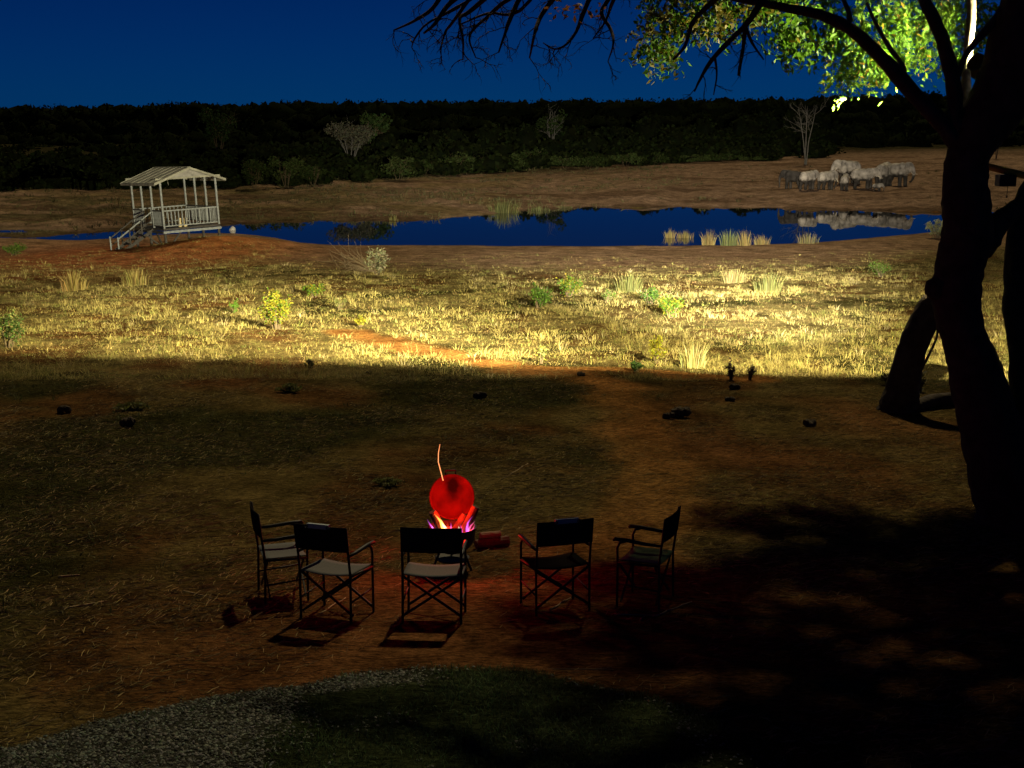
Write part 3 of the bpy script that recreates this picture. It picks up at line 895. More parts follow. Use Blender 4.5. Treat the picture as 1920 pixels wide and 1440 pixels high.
def elephant(loc, heading, H, label, yaw=0, ear=25, headdrop=0, trunk='down', calf=False, tusks=True, dark=False):
    s = H / 2.72
    bm = bmesh.new()
    ball(bm, (0, 0, 1.78), (1.35, .72, .80))
    ball(bm, (-.85, 0, 1.72), (.72, .66, .80))
    ball(bm, (.72, 0, 1.86), (.68, .62, .80))
    ball(bm, (0, 0, 2.25), (.95, .35, .33))
    for y in (-.36, .36):
        st_ = .12 if y > 0 else -.10
        limb(bm, [(.80, y, 1.5), (.80 + st_, y, .85), (.80 + st_, y, .12)], [.34, .24, .215])
        limb(bm, [(-.92, y, 1.5), (-.80 - st_, y, .9), (-.98 - st_, y, .45), (-.96 - st_, y, .12)], [.40, .29, .205, .215])
        for cx in (.82 + st_, -.95 - st_): ball(bm, (cx, y, .08), (.26, .25, .08))
    hs = 1.15 if calf else 1.0
    q = Matrix.Rotation(R(yaw), 3, 'Z') @ Matrix.Rotation(R(headdrop), 3, 'Y')
    hp = Vector((1.25, 0, 2.05))
    def hd(v): return hp + q @ (Vector(v) * hs)
    limb(bm, [(.9, 0, 1.95), hd((.2, 0, .05))], [.55, .46])
    ball(bm, hd((.42, 0, .12)), (.48 * hs, .43 * hs, .52 * hs), q)
    ball(bm, hd((.32, 0, .42)), (.34 * hs, .33 * hs, .26 * hs), q)
    ball(bm, hd((.55, 0, -.25)), (.33 * hs, .28 * hs, .28 * hs), q)
    tr = {'down': [(.78, 0, 0), (1.02, 0, -.5), (1.05, 0, -1.1), (1.0, 0, -1.6), (1.1, 0, -1.86)],
          'in': [(.78, 0, 0), (.98, 0, -.5), (.9, 0, -1.1), (.62, 0, -1.5), (.45, 0, -1.5)]}[trunk]
    tp = [hd(p) for p in tr]
    for p in tp: p.z = max(p.z, .10)
    limb(bm, tp, [.27 * hs, .20 * hs, .145 * hs, .11 * hs, .09 * hs])
    for sgn in (-1, 1):
        er = q @ Matrix.Rotation(R(sgn * ear), 3, 'Z') 
        c = hd((.22, sgn * .42, .05)) + er @ Vector((-.42 * hs, 0, 0)) + q @ Vector((0, sgn * .06, 0))
        ball(bm, c, (.50 * hs, .075, .62 * hs), er)
        ball(bm, c + er @ Vector((.05, 0, -.42 * hs)), (.30 * hs, .065, .38 * hs), er)
    bmesh.ops.scale(bm, vec=(s, s, s), verts=bm.verts)
    me0 = bpy.data.meshes.new('tmp'); bm.to_mesh(me0); bm.free()
    tmp = bpy.data.objects.new('tmp', me0); COL.objects.link(tmp)
    rm = tmp.modifiers.new('r', 'REMESH'); rm.mode = 'VOXEL'; rm.voxel_size = .062 * max(s, .35)
    sm = tmp.modifiers.new('s', 'SMOOTH'); sm.factor = .5; sm.iterations = 4
    dg = bpy.context.evaluated_depsgraph_get()
    me = bpy.data.meshes.new_from_object(tmp.evaluated_get(dg))
    bpy.data.objects.remove(tmp); bpy.data.meshes.remove(me0)
    me.name = 'body'
    me.polygons.foreach_set('use_smooth', np.ones(len(me.polygons), bool)); me.update()
    root = empty('elephant', loc, heading)
    tag(root, label, 'elephant', 'elephants at the water hole')
    dry_c = (.05, .045, .04) if dark else (.35, .32, .27)
    me.materials.clear()
    link('body', me, skin_material(dry_c, (.045, .040, .034), 1.32 * s), root)
    tl = MB(); tl.tube([Vector(p) * s for p in ((-1.5, 0, 1.95), (-1.68, 0, 1.6), (-1.66, .03, 1.1), (-1.63, .05, .85))], [.06 * s, .04 * s, .028 * s, .05 * s], 6)
    tl.build('tail', root.children[0].data.materials[0], root, True)
    if tusks:
        for sgn in (-1, 1):
            tk = MB(); tk.tube([hd((.66, sgn * .2, -.28)) * s, hd((.98, sgn * .27, -.62)) * s, hd((1.28, sgn * .26, -.66)) * s], [.055 * s, .045 * s, .015 * s], 7)
            tk.build('tusk', M_tusk, root, True)
    return root
def ele_at(px, py, hpx, hdg, label, dY=0, **kw):
    p = gp(px, py)
    if dY:
        y = p.y + dY; x = p.x * y / p.y
        p = Vector((x, y, float(hgt(x, y))))
    elephant(p + Vector((0, 0, -.03)), R(hdg), hpx / pxm(p.y), label, **kw)
ele_at(1488, 354, 36, 140, 'dark elephant at the far left end of the herd', dY=1.5, dark=True, tusks=False)
ele_at(1514, 355, 36, 38, 'second elephant from the left, pale back, turned to the right', tusks=False, ear=15)
ele_at(1549, 355, 36, 32, 'third elephant from the left, head lowered to the right', headdrop=22, ear=12, tusks=True)
ele_at(1590, 353, 46, 205, 'tallest elephant, standing behind the small calf', dY=4, ear=30)
ele_at(1583, 355, 30, 70, 'small calf seen from behind in front of the tallest elephant', dY=-2.0, calf=True, tusks=False)
ele_at(1617, 354, 40, -28, 'elephant right of the calf, ear forward, facing right', ear=40, trunk='in')
ele_at(1655, 352, 47, 60, 'large elephant seen from behind, second from the right', dY=3, ear=35, tusks=False)
ele_at(1680, 352, 46, -50, 'rightmost elephant facing the water with big spread ears', dY=2.5, ear=65, trunk='in')
ele_at(1644, 355, 15, -30, 'tiny baby elephant between the legs of the right-hand adults', dY=-1.0, calf=True, tusks=False)

# ------------------------------------------------------------------ camp chairs round the fire
M_tube = mat('black_tube', (0.014, 0.013, 0.012), 0.55, spec=.25)
M_canvas = mat('black_canvas', (0.016, 0.0155, 0.0155), 1.0, noise=(60, .3), spec=0)
M_seat = mat('grey_canvas', (0.12, 0.125, 0.125), 0.95, noise=(60, .15), bump=(.3, .004), spec=.05)
M_seat_g = mat('green_canvas', (0.05, 0.10, 0.035), 0.85, noise=(60, .15), bump=(.3, .004))
M_strap = mat('grey_strap', (0.30, 0.35, 0.36), 0.5, metal=.2)
CW, CD = .56, .42
def cloth(p00, p10, p11, p01, sag, th=.008, nx=8, ny=6):
    mb = MB(); vs = []
    for lay in (0, 1):
        for j in range(ny + 1):
            for i in range(nx + 1):
                a, b = i / nx, j / ny
                p = (Vector(p00) * (1 - a) + Vector(p10) * a) * (1 - b) + (Vector(p01) * (1 - a) + Vector(p11) * a) * b
                p = p + Vector(sag) * (math.sin(math.pi * a)) * (0.8 + .2 * math.sin(math.pi * b))
                vs.append((p, lay))
    nrm_ = (Vector(p10) - Vector(p00)).cross(Vector(p01) - Vector(p00)).normalized()
    V = [p + nrm_ * th * lay for p, lay in vs]
    N = (nx + 1) * (ny + 1); fs = []
    for j in range(ny):
        for i in range(nx):
            a = j * (nx + 1) + i
            fs.append((a + nx + 1, a + nx + 2, a + 1, a)); fs.append((a + N, a + 1 + N, a + nx + 2 + N, a + nx + 1 + N))
    edge = [i for i in range(nx + 1)] + [(j + 1) * (nx + 1) - 1 for j in range(1, ny + 1)] + [ny * (nx + 1) + i for i in range(nx - 1, -1, -1)] + [j * (nx + 1) for j in range(ny - 1, 0, -1)]
    for a, b in zip(edge, edge[1:] + edge[:1]): fs.append((a, b, b + N, a + N))
    return mb.add(V, fs)
def chair(loc, fwd, label, seat=None, strap=False):
    """local +Y is the way the sitter looks"""
    rz = math.atan2(-fwd[0], fwd[1])
    root = empty('folding_chair', loc, rz)
    # stand on the sloping ground
    c_, s_ = math.cos(rz), math.sin(rz)
    def g(x, y):
        return float(hgt(loc[0] + x * c_ - y * s_, loc[1] + x * s_ + y * c_)) - loc[2]
    sx = (g(CW / 2, 0) - g(-CW / 2, 0)) / CW; sy = (g(0, CD) - g(0, 0)) / CD
    root.rotation_euler = (Matrix.Rotation(rz, 3, 'Z') @ Matrix.Rotation(math.atan(sy) * .8, 3, 'X') @ Matrix.Rotation(-math.atan(sx) * .8, 3, 'Y')).to_euler()
    tag(root, label, 'chair', 'folding chairs round the fire')
    r = .0125
    h = CW / 2
    for sx_ in (-1, 1):
        x = sx_ * h
        MB().tube([(x, -.01, -.03), (x, 0, .46), (x, -.03, .70), (x, -.055, .935)], r, 8).build('back_post', M_tube, root, True)
        MB().tube([(x, CD, -.03), (x, CD, .45), (x, CD + .005, .60), (x, CD - .02, .655), (x, CD - .08, .675)], r, 8).build('front_leg', M_tube, root, True)
        MB().tube([(x, -.02, .66), (x, .12, .665), (x, CD - .1, .685), (x, CD + .03, .69), (x, CD + .05, .675)], [.013, .019, .021, .02, .012], 8).build('armrest', M_tube, root, True)
        MB().tube([(x, 0, .455), (x, CD, .455)], .013, 8).build('seat_rail', M_tube, root, True)
        MB().tube([(x, 0, .20), (x, CD, .24)], .009, 6).build('side_stretcher', M_tube, root, True)
    for y, o_ in ((.03, 0), (CD - .03, 0)):
        MB().bar((-h, y - .008, .06), (h, y - .008, .44), .014, .024).build('cross_bar', M_tube, root)
        MB().bar((h, y + .008, .06), (-h, y + .008, .44), .014, .024).build('cross_bar', M_tube, root)
    b = cloth((-h - .012, -.033, .70), (h + .012, -.033, .70), (h + .012, -.06, .945), (-h - .012, -.06, .945), (0, -.03, 0), .012).build('backrest', M_canvas, root, True)
    cloth((-h, 0.0, .468), (h, 0, .468), (h, CD, .475), (-h, CD, .475), (0, 0, -.03)).build('seat', seat or M_seat, root, True)
    if strap:
        MB().bar((-.12, -.092, .945), (.12, -.092, .945), .035, .045).build('carry_strap', M_strap, b)
        for sx_ in (-.12, .12):
            MB().tube([(sx_ - .02, -.118, .94), (sx_, -.122, .96), (sx_ + .02, -.118, .94), (sx_, -.118, .925), (sx_ - .02, -.118, .94)], .006, 5).build('ring', M_black, b)
    return root
chair(gp(493, 1121), (.956, .29), 'leftmost black folding chair, side on, with grey seat', M_seat)
chair(gp(612, 1163), (.41, .912), 'black folding chair second from left, grey strap on its back', M_seat, True)
chair(gp(810, 1169), (.06, .99), 'middle black folding chair, its back in front of the fire', M_seat)
chair(gp(1055, 1150), (-.34, .94), 'black folding chair right of the fire, grey strap on its back', M_canvas, True)
chair(gp(1247, 1132), (-.93, .35), 'rightmost black folding chair with green seat facing left', M_seat_g)

# ------------------------------------------------------------------ kettle brazier with open lid, and the fire in it
FP = gp(848, 1066)
br = empty('kettle_brazier', FP)
tag(br, 'round black kettle brazier with its red firelit lid tipped up behind', 'brazier')
M_iron = mat('sooty_iron', (0.03, 0.027, 0.025), 0.7, noise=(9, .4), spec=.4)
M_lid = mat('firelit_red_enamel', (0.12, 0.020, 0.014), 0.75, noise=(6.0, .4), spec=.1)  # enamel colour carries the red of the firelight
def lid_shade(m):  # dark patch paints the shade of the lid's hollow into its colour
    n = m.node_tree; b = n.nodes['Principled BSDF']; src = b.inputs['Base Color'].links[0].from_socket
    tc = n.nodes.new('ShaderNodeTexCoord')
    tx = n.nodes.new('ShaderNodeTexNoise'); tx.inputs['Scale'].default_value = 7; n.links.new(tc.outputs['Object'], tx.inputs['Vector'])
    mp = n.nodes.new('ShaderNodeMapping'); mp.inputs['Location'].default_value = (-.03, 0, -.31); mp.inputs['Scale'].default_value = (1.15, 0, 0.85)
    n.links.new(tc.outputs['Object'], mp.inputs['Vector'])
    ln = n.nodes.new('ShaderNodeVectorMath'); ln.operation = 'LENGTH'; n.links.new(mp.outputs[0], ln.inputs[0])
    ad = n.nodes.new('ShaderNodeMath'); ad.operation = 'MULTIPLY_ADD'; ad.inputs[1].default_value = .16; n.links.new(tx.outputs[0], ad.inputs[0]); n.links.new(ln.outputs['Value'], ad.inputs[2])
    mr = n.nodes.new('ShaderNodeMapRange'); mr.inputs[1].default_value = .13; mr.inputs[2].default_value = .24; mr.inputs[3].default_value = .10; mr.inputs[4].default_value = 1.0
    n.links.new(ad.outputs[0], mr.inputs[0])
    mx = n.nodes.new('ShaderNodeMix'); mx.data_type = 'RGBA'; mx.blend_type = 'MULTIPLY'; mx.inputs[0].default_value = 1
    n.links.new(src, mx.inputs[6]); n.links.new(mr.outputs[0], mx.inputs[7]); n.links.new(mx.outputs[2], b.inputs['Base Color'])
lid_shade(M_lid)
RB, BZ = .255, .47
MB().lathe([(0, .20), (.10, .205), (.18, .25), (.235, .33), (RB, BZ), (RB + .012, BZ + .004), (RB + .012, BZ - .012), (RB + .004, BZ - .02), (.245, .32), (.19, .24), (.11, .19), (0, .185)], 32).build('bowl', M_iron, br, True)
for k in range(3):
    a = R(90 + 120 * k)
    MB().tube([(.14 * math.cos(a), .14 * math.sin(a), .24), (.27 * math.cos(a), .27 * math.sin(a), -.04)], .013, 8).build('leg', M_iron, br, True)
MB().lathe([(0, .10), (.17, .10), (.19, .125), (.185, .125), (.17, .11), (0, .11)], 24).build('ash_tray', M_iron, br, True)
# lid: a dome whose hollow side faces the sitters
lid = empty('lid', (0, .245, BZ + .02)); lid.parent = br
lid.rotation_euler = (R(-14), 0, R(10))
RL = .245
prof = [(RL * math.sin(R(a)), .14 * math.cos(R(a))) for a in range(0, 91, 10)]
dome = MB().lathe(prof, 36)
dv = [Vector((x, z, y + RL)) for x, y, z in dome.v]
inner = [Vector((v.x * .975, v.y - .006, (v.z - RL) * .975 + RL)) for v in dv]
m_ = MB().add(dv, dome.f); m_.add(inner, [tuple(reversed(f)) for f in dome.f])
nL = len(prof) - 1
for k in range(36):
    a, b = nL * 36 + k, nL * 36 + (k + 1) % 36
    m_.f.append((a, b, b + len(dv), a + len(dv)))
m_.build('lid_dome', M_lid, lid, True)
rim = [(RL * 1.01 * math.cos(2 * math.pi * k / 36), 0, RL + RL * 1.01 * math.sin(2 * math.pi * k / 36)) for k in range(37)]
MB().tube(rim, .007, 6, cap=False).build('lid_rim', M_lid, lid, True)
MB().tube([(-.055, .03, 2 * RL - .02), (-.055, .04, 2 * RL + .05), (.055, .04, 2 * RL + .05), (.055, .03, 2 * RL - .02)], .013, 7).build('lid_handle', M_iron, lid, True)
# embers, logs, flames
M_ember = emis('embers', (1.0, 0.05, 0.01), 2.2)
M_log = mat('charred_wood', (0.09, 0.05, 0.03), 0.9, noise=(12, .5), bump=(1, .02))
fire = empty('fire', FP + Vector((0, 0, .30)))
tag(fire, 'burning camp fire with yellow and violet flames in the brazier bowl', 'fire')
emb = MB(); re_ = random.Random(3)
for i in range(60):
    a, r_ = re_.uniform(0, 6.28), .21 * math.sqrt(re_.random())
    q = Quaternion((re_.random(), re_.random(), re_.random(), re_.random())).normalized().to_matrix()
    emb.box((r_ * math.cos(a), r_ * math.sin(a), .05 + re_.uniform(0, .07)), (.05, .04, .035), q)
emb.build('embers', M_ember, fire)
def flame_mat(col, dens):
    m = bpy.data.materials.new('flame'); m.use_nodes = True
    n = m.node_tree; n.nodes.remove(n.nodes['Principled BSDF'])
    e = n.nodes.new('ShaderNodeEmission'); e.inputs[0].default_value = (*col, 1); e.inputs[1].default_value = dens
    n.links.new(e.outputs[0], n.nodes['Material Output'].inputs['Volume'])
    return m
def flame(x, y, h, wd, col, strength, lean=0.0):
    prof = [(0, .05), (.6, .12), (1, .28), (.8, .5), (.5, .72), (.22, .9), (0.01, 1)]
    mb = MB()
    pts = [Vector((x + lean * t * t * h + .012 * math.sin(7 * t + x * 40), y, .05 + h * t)) for _, t in prof]
    mb.tube(pts, [max(.002, wd * r) for r, _ in prof], 8, .12)
    mb.build('flame', flame_mat(col, strength / wd * .75), fire, True)
Yl = (1.0, .62, .10); Wh = (1.0, .80, .55); Vi = (.75, .10, .85); Pk = (1.0, .12, .35)
flame(-.07, -.12, .30, .034, Yl, 3.0, -.35)
flame(-.045, -.13, .22, .03, Wh, 2.2, -.25)
flame(.06, -.14, .17, .034, Wh, 2.6, .1)
flame(.03, -.16, .10, .05, (1, .6, .7), 1.6, 0)
flame(.0, -.15, .13, .04, (1, .75, .8), 2.2, 0)
flame(-.02, -.10, .20, .04, (1, .06, .02), .7, -.1)
flame(.02, -.12, .20, .02, Vi, 1.6, -.2)
flame(.095, -.13, .18, .018, Vi, 1.5, .1)
flame(.155, -.08, .26, .02, Vi, 1.6, .25)
flame(.18, -.05, .20, .018, Pk, 1.6, .3)
flame(-.19, -.06, .22, .018, Vi, 1.5, -.3)
flame(-.175, -.09, .16, .02, Wh, 1.6, -.2)
flame(.21, -.03, .16, .014, Pk, 1.4, .2)
fl_l = bpy.data.lights.new('fire_glow', 'POINT'); fl_l.energy = 34; fl_l.color = (1.0, .018, .004); fl_l.shadow_soft_size = .06
flo = bpy.data.objects.new('fire_glow', fl_l); COL.objects.link(flo); flo.parent = fire; flo.location = (-.02, -.10, .42)
def log(name, a, b, r0, r1, label, m=M_log, cat='log', group=None):
    a, b = Vector(a), Vector(b)
    pts = [a.lerp(b, t) + Vector((random.uniform(-1, 1), random.uniform(-1, 1), random.uniform(-1, 1))) * r0 * .12 for t in (0, .25, .5, .75, 1)]
    o = MB().tube(pts, lin([r0, r1], 5), 10, .07).build(name, m, None, False)
    return tag(o, label, cat, group)
log('firewood_log', FP + Vector((-.07, -.05, .36)), FP + Vector((-.21, -.07, .66)), .05, .042, 'left charred log sticking up out of the fire', group='logs in the fire')
log('firewood_log', FP + Vector((.10, .0, .36)), FP + Vector((.27, -.02, .70)), .05, .045, 'right charred log leaning out of the fire', group='logs in the fire')
log('firewood_log', FP + Vector((.03, .08, .40)), FP + Vector((.14, .12, .58)), .045, .04, 'short log glowing at the back of the fire', group='logs in the fire')
gl = MB().tube([FP + Vector(p) for p in ((-.10, .16, .95), (-.125, .15, 1.06), (-.15, .15, 1.16), (-.148, .15, 1.26), (-.13, .15, 1.36))], [.005, .0045, .004, .0035, .002], 6).build('spark_trail', emis('spark_trail', (1, .30, .10), 2.4), None, True)  # streak of a flying spark, modelled as a glowing tube
tag(gl, 'thin glowing spark trail rising above the red lid', 'spark trail')
p = gp(892, 1030); q = gp(952, 1024)
log('firewood_log', p + Vector((0, 0, .06)), q + Vector((0, 0, .06)), .06, .065, 'dark split log lying on the ground right of the brazier')
log('firewood_log', p + Vector((.05, .02, .16)), p.lerp(q, .75) + Vector((0, .03, .15)), .035, .04, 'pale thin log on top of the dark split log', mat('pale_wood', (.22, .17, .11), .9, noise=(10, .3)))

# ------------------------------------------------------------------ shrubs, reeds and weeds
M_fol = mat('shrub_leaf', (.1, .15, .03), .65, attr='Col', transl=.3)
M_blade = mat('grass_blade', (.4, .3, .1), .8, attr='Col', transl=.25)
M_stem = mat('shrub_stem', (.12, .09, .05), .9)
GRN, YGR, DGR, PAL, OLV = (.075, .155, .012), (.23, .22, .015), (.04, .085, .012), (.27, .27, .15), (.16, .17, .05)
def shrub(px, py, wpx, hpx, col, label, n=700, group='shrubs in the grass', cat='shrub', name='shrub', leaf=.085, alt=None, Yfix=None):
    p = gp(px, py) if Yfix is None else Yfix
    s_ = pxm(p.y); W, H = wpx / s_, hpx / s_
    rs = np.random.default_rng(int(px * 7 + py)); rp = random.Random(int(px * 3 + py))
    root = empty(name, p); tag(root, label, cat, group)
    mb = MB(); tips = []
    ns_ = max(6, int(8 + W * 4))
    for k in range(ns_):
        a = rp.uniform(0, 6.28); r = W / 2 * math.sqrt(rp.random()) * .95
        hh = H * (1 - .45 * (r / (W / 2 + 1e-6)) ** 2) * rp.uniform(.7, 1.05)
        tip = Vector((r * math.cos(a), r * math.sin(a) * .8, hh))
        b0 = Vector((tip.x * .15, tip.y * .15, -.05)); mid = Vector((tip.x * .5, tip.y * .5, hh * .6))
        mb.tube([b0, mid, tip], [.012 + H * .008, .009 + H * .005, .003], 4)
        tips.append((b0, mid, tip))
    mb.build('stems', M_stem, root)
    C = []
    per = max(4, n // ns_)
    for b0, mid, tip in tips:
        for i in range(per):
            t = .25 + .75 * rs.random() ** .7
            q = mid.lerp(tip, (t - .5) * 2) if t > .5 else b0.lerp(mid, t * 2)
            C.append((q.x + rs.normal() * W * .06, q.y + rs.normal() * W * .06, max(.02, q.z + rs.normal() * H * .07)))
    C = np.array(C)
    cl = jitter(col, len(C), .35, rs)
    if alt is not None:
        k = rs.random(len(C)) < .3
        cl[k] = jitter(alt, k.sum(), .3, rs)
    link('foliage', leaf_mesh('foliage', C, leaf, cl, droop=-.5, aspect=.4, rs=rs), M_fol, root)
    return root
def tuft(px, py, wpx, hpx, col, label, n=160, group='reed clumps at the water', cat='reeds', name='reed_clump', bw=.03, loc=None):
    p = gp(px, py) if loc is None else loc
    s_ = pxm(p.y); W, H = wpx / s_, hpx / s_
    rs = np.random.default_rng(int(px * 5 + py))
    r = W / 2 * .75 * rs.random(n); a = rs.random(n) * 6.283
    B = np.stack([r * np.cos(a), r * np.sin(a) * .5, np.full(n, -.06)], 1)
    Hh = H * (.45 + .65 * rs.random(n)) * (1 - .35 * (r / (W / 2)) ** 2)
    ln = np.stack([np.cos(a), np.sin(a)], 1) * (.15 + .5 * rs.random((n, 1))) * (r / (W / 2) + .2)[:, None]
    root = empty(name, p); tag(root, label, cat, group)
    k = n // 2
    c = jitter(col, n, .35, rs)
    link('blades', blades_mesh('blades', B[:k], Hh[:k], np.full(k, bw), ln[:k], c[:k], rs), M_blade, root)
    link('inner_blades', blades_mesh('inner_blades', B[k:], Hh[k:] * .8, np.full(n - k, bw), ln[k:] * .6, c[k:] * .8, rs), M_blade, root)
    return root
shrub(520, 618, 68, 76, YGR, 'tall yellow-green shrub, largest on the left of the dry grass', 1500, alt=GRN)
shrub(588, 558, 48, 34, GRN, 'bright green low shrub up-slope of the tall yellow-green shrub', 800, alt=YGR)
shrub(440, 586, 22, 30, GRN, 'narrow green sprig left of the tall yellow-green shrub', 200)
shrub(637, 582, 26, 30, OLV, 'small grey-green sprig right of the tall yellow-green shrub', 220)
shrub(677, 613, 26, 22, YGR, 'small yellow-green shrub at the head of the bare trail', 260)
shrub(1008, 577, 66, 46, GRN, 'dark green spreading shrub in mid grass, its left part in shade', 1100, alt=DGR)
shrub(1066, 556, 66, 42, GRN, 'green shrub touching the right of the dark spreading shrub', 1000, alt=YGR)
shrub(1138, 567, 36, 28, OLV, 'small olive shrub between the two green shrub groups', 350, alt=GRN)
shrub(1218, 572, 46, 40, DGR, 'dark green shrub just behind the bright spiky shrub', 600, alt=GRN)
shrub(1256, 596, 62, 48, GRN, 'bright spiky green shrub right of the picture centre', 900, alt=YGR)
shrub(1232, 682, 34, 60, YGR, 'upright yellow-leaved sapling near the edge of the lamp light', 520)
shrub(1015, 682, 30, 40, OLV, 'thin small sapling beside the bare trail', 180, alt=YGR)
shrub(1192, 697, 34, 20, DGR, 'low dark green weed at the trail edge', 260)
shrub(1652, 519, 70, 28, GRN, 'flat green shrub near the leaning stem', 700, alt=OLV)
shrub(16, 652, 70, 74, DGR, 'dark bushy shrub cut by the left edge of the picture', 900, alt=OLV)
shrub(26, 479, 52, 26, GRN, 'green shrub on red earth at the far left', 700, alt=OLV, leaf=.13)
shrub(1757, 447, 50, 40, (.30, .32, .16), 'pale shrub on the shore against the thick trunk', 700, leaf=.16)
shrub(545, 735, 60, 15, OLV, 'low dark weed patch left of centre in the shade', 500, alt=OLV)
shrub(245, 770, 74, 14, OLV, 'low dark weed patch far left in the shade', 500, alt=OLV)
shrub(725, 912, 60, 15, OLV, 'dark weed clump left of the red lid', 500, alt=OLV, leaf=.06)
shrub(1370, 712, 26, 40, (.07, .05, .03), 'dark dry weed standing at the edge of the lamp light', 130)
shrub(1405, 712, 26, 30, (.07, .05, .03), 'short dark dry weed right of the taller dry weed', 110)
shrub(582, 690, 26, 16, (.05, .05, .02), 'small dark weed on the shade line left of centre', 130)
shrub(1665, 722, 30, 26, (.06, .05, .02), 'dry leafy weed touching the left of the leaning stem', 130)
shrub(1725, 735, 46, 40, (.08, .08, .03), 'leafy weed between the leaning stem and the thick trunk', 220)
# a shrub lying over, with bare twigs
sh = shrub(708, 515, 54, 52, PAL, 'pale grey-green shrub on the near shore with bare twigs', 700, leaf=.14)
mb = MB(); rt = random.Random(8)
for k in range(16):
    twigs(mb, (-.1, 0, .1), (-1, rt.uniform(-.3, .3), rt.uniform(.1, .9)), rt.uniform(.8, 1.7), .018, 1, rt, .02, .15)
mb.build('bare_twigs', M_stem, sh)
# grasses and reeds
tuft(1180, 547, 62, 46, OLV, 'tall grey-green grass clump behind the green shrubs', 220, 'grass clumps on the slope', 'grass clump', 'grass_clump')
tuft(1440, 548, 66, 46, OLV, 'tall olive grass clump right of centre on the slope', 220, 'grass clumps on the slope', 'grass clump', 'grass_clump')
tuft(1375, 530, 60, 34, (.3, .26, .1), 'straw grass clump left of the olive clump on the slope', 200, 'grass clumps on the slope', 'grass clump', 'grass_clump')
tuft(1300, 690, 60, 60, (.45, .42, .18), 'tall bright straw grass clump beside the yellow sapling', 240, 'grass clumps on the slope', 'grass clump', 'grass_clump')
tuft(140, 545, 60, 46, (.38, .30, .09), 'tall straw grass clump at the left of the slope', 240, 'grass clumps on the slope', 'grass clump', 'grass_clump')
tuft(255, 535, 60, 40, (.38, .32, .10), 'second straw grass clump from the left on the slope', 220, 'grass clumps on the slope', 'grass clump', 'grass_clump')
def in_water(px, py):
    d = ray(px, py); t = (WATER - CZ) / d[2]
    return Vector((d[0] * t, d[1] * t, WATER))
RD = (.22, .175, .06)
tuft(1256, 452, 26, 22, RD, 'leftmost small reed clump standing in the water', 110, bw=.03, loc=in_water(1256, 446))
tuft(1290, 452, 44, 18, RD, 'low reed clump in the water, second from left', 160, bw=.03, loc=in_water(1285, 446))
tuft(1328, 460, 34, 36, RD, 'tall reed clump on the near water edge, third from left', 140, bw=.03)
tuft(1368, 461, 44, 36, (.13, .15, .05), 'greenish reed clump in the middle of the near edge', 170, bw=.03)
tuft(1396, 461, 34, 38, RD, 'tall straw reed clump right of the greenish one', 130, bw=.03)
tuft(1428, 459, 40, 26, RD, 'leaning reed clump right end of the tall reeds', 120, bw=.03)
tuft(1515, 457, 56, 28, (.19, .17, .07), 'lone reed clump on the near edge below the elephants', 130, bw=.03)
tuft(738, 414, 22, 13, (.2, .18, .06), 'tiny reed clump on the far edge left of the peninsula', 70, bw=.06)
tuft(944, 402, 74, 34, (.14, .15, .05), 'bushy reed clump on the tip of the far peninsula', 300, bw=.04)
tuft(1010, 395, 60, 12, (.13, .14, .05), 'low green reeds along the far edge right of peninsula', 160, bw=.04)
tuft(1055, 391, 50, 9, (.13, .13, .05), 'low green reeds along the far edge, the farther strip', 120, bw=.04)

# ------------------------------------------------------------------ dry grass over the lit slope
def sample(n, y0, y1, umax, power=1.0):
    Y = y0 + (y1 - y0) * rng.random(n) ** power
    u = (rng.random(n) * 2 - 1) * umax
    return u * Y, Y
def near_shore_gap(x, y): return np.interp(np.clip(x / y, -.75, .75), NEAR_U, NEAR_Y) - y
SKIRT = 0.48
def grass_object(name, x, y, blades, hmin, hmax, width, colfun, leanamt, spread, label):
    n = len(x)
    X = np.repeat(x, blades); Y = np.repeat(y, blades)
    a = rng.random(n * blades) * 6.283; r = np.repeat(spread * (.5 + rng.random(n)), blades) * rng.random(n * blades)
    X = X + r * np.cos(a); Y = Y + r * np.sin(a)
    Z = hgt(X, Y) - .02
    th = np.repeat(rng.random(n), blades)
    H = (hmin + (hmax - hmin) * th ** 2.2) * (.5 + .7 * rng.random(n * blades))
    ln = np.stack([np.cos(a), np.sin(a)], 1) * leanamt * rng.random((n * blades, 1)) * 1.6 + rng.normal(size=(n * blades, 2)) * .15
    W = width * (.6 + .8 * rng.random(n * blades)) * (0.7 + Y / 60)
    me = blades_mesh(name, np.stack([X, Y, Z], 1), H, W, ln, colfun(X, Y, n, blades))
    return tag(link(name, me, M_blade), label, kind='stuff')
def straw_cols(X, Y, n, b):
    base = np.array((.40, .34, .115))[None]
    k = np.repeat(.55 + .8 * rng.random((n, 1)), b, 0)
    c = base * k
    g = np.repeat(rng.random(n), b) < (.10 + .25 * sstep(.1, .4, fbm(X / 4, Y / 4, 201)))
    c[g] = np.array((.20, .21, .05)) * k[g]
    p = np.repeat(rng.random(n), b) > .94
    c[p] = np.array((.55, .47, .24)) * k[p]
    return np.clip(c * (.85 + .3 * rng.random((n * b, 1))), 0, .85)
x, y = sample(36000, 30.0, 80.0, SKIRT, 1.25)
gap = near_shore_gap(x, y)
pm = path_mask(x, y)
dn = .36 + 1.3 * fbm(x / 2.4, y / 3.0, 211, 4)
dn = dn * sstep(13, 28, gap + 4 * fbm(x / 5, y / 5, 215)) * (1 - .97 * pm)
dn = np.where(y > 60, dn * .45, dn)
dn = dn * (1 - .9 * np.exp(-(((x + 18) / 9) ** 2 + ((y - 71) / 9) ** 2)))
keep = rng.random(len(x)) < dn
x, y = x[keep], y[keep]
grass_object('dry_grass', x, y, 12, .04, .27, .008, straw_cols, .9, .16, 'pale dry grass covering the lamp-lit slope')
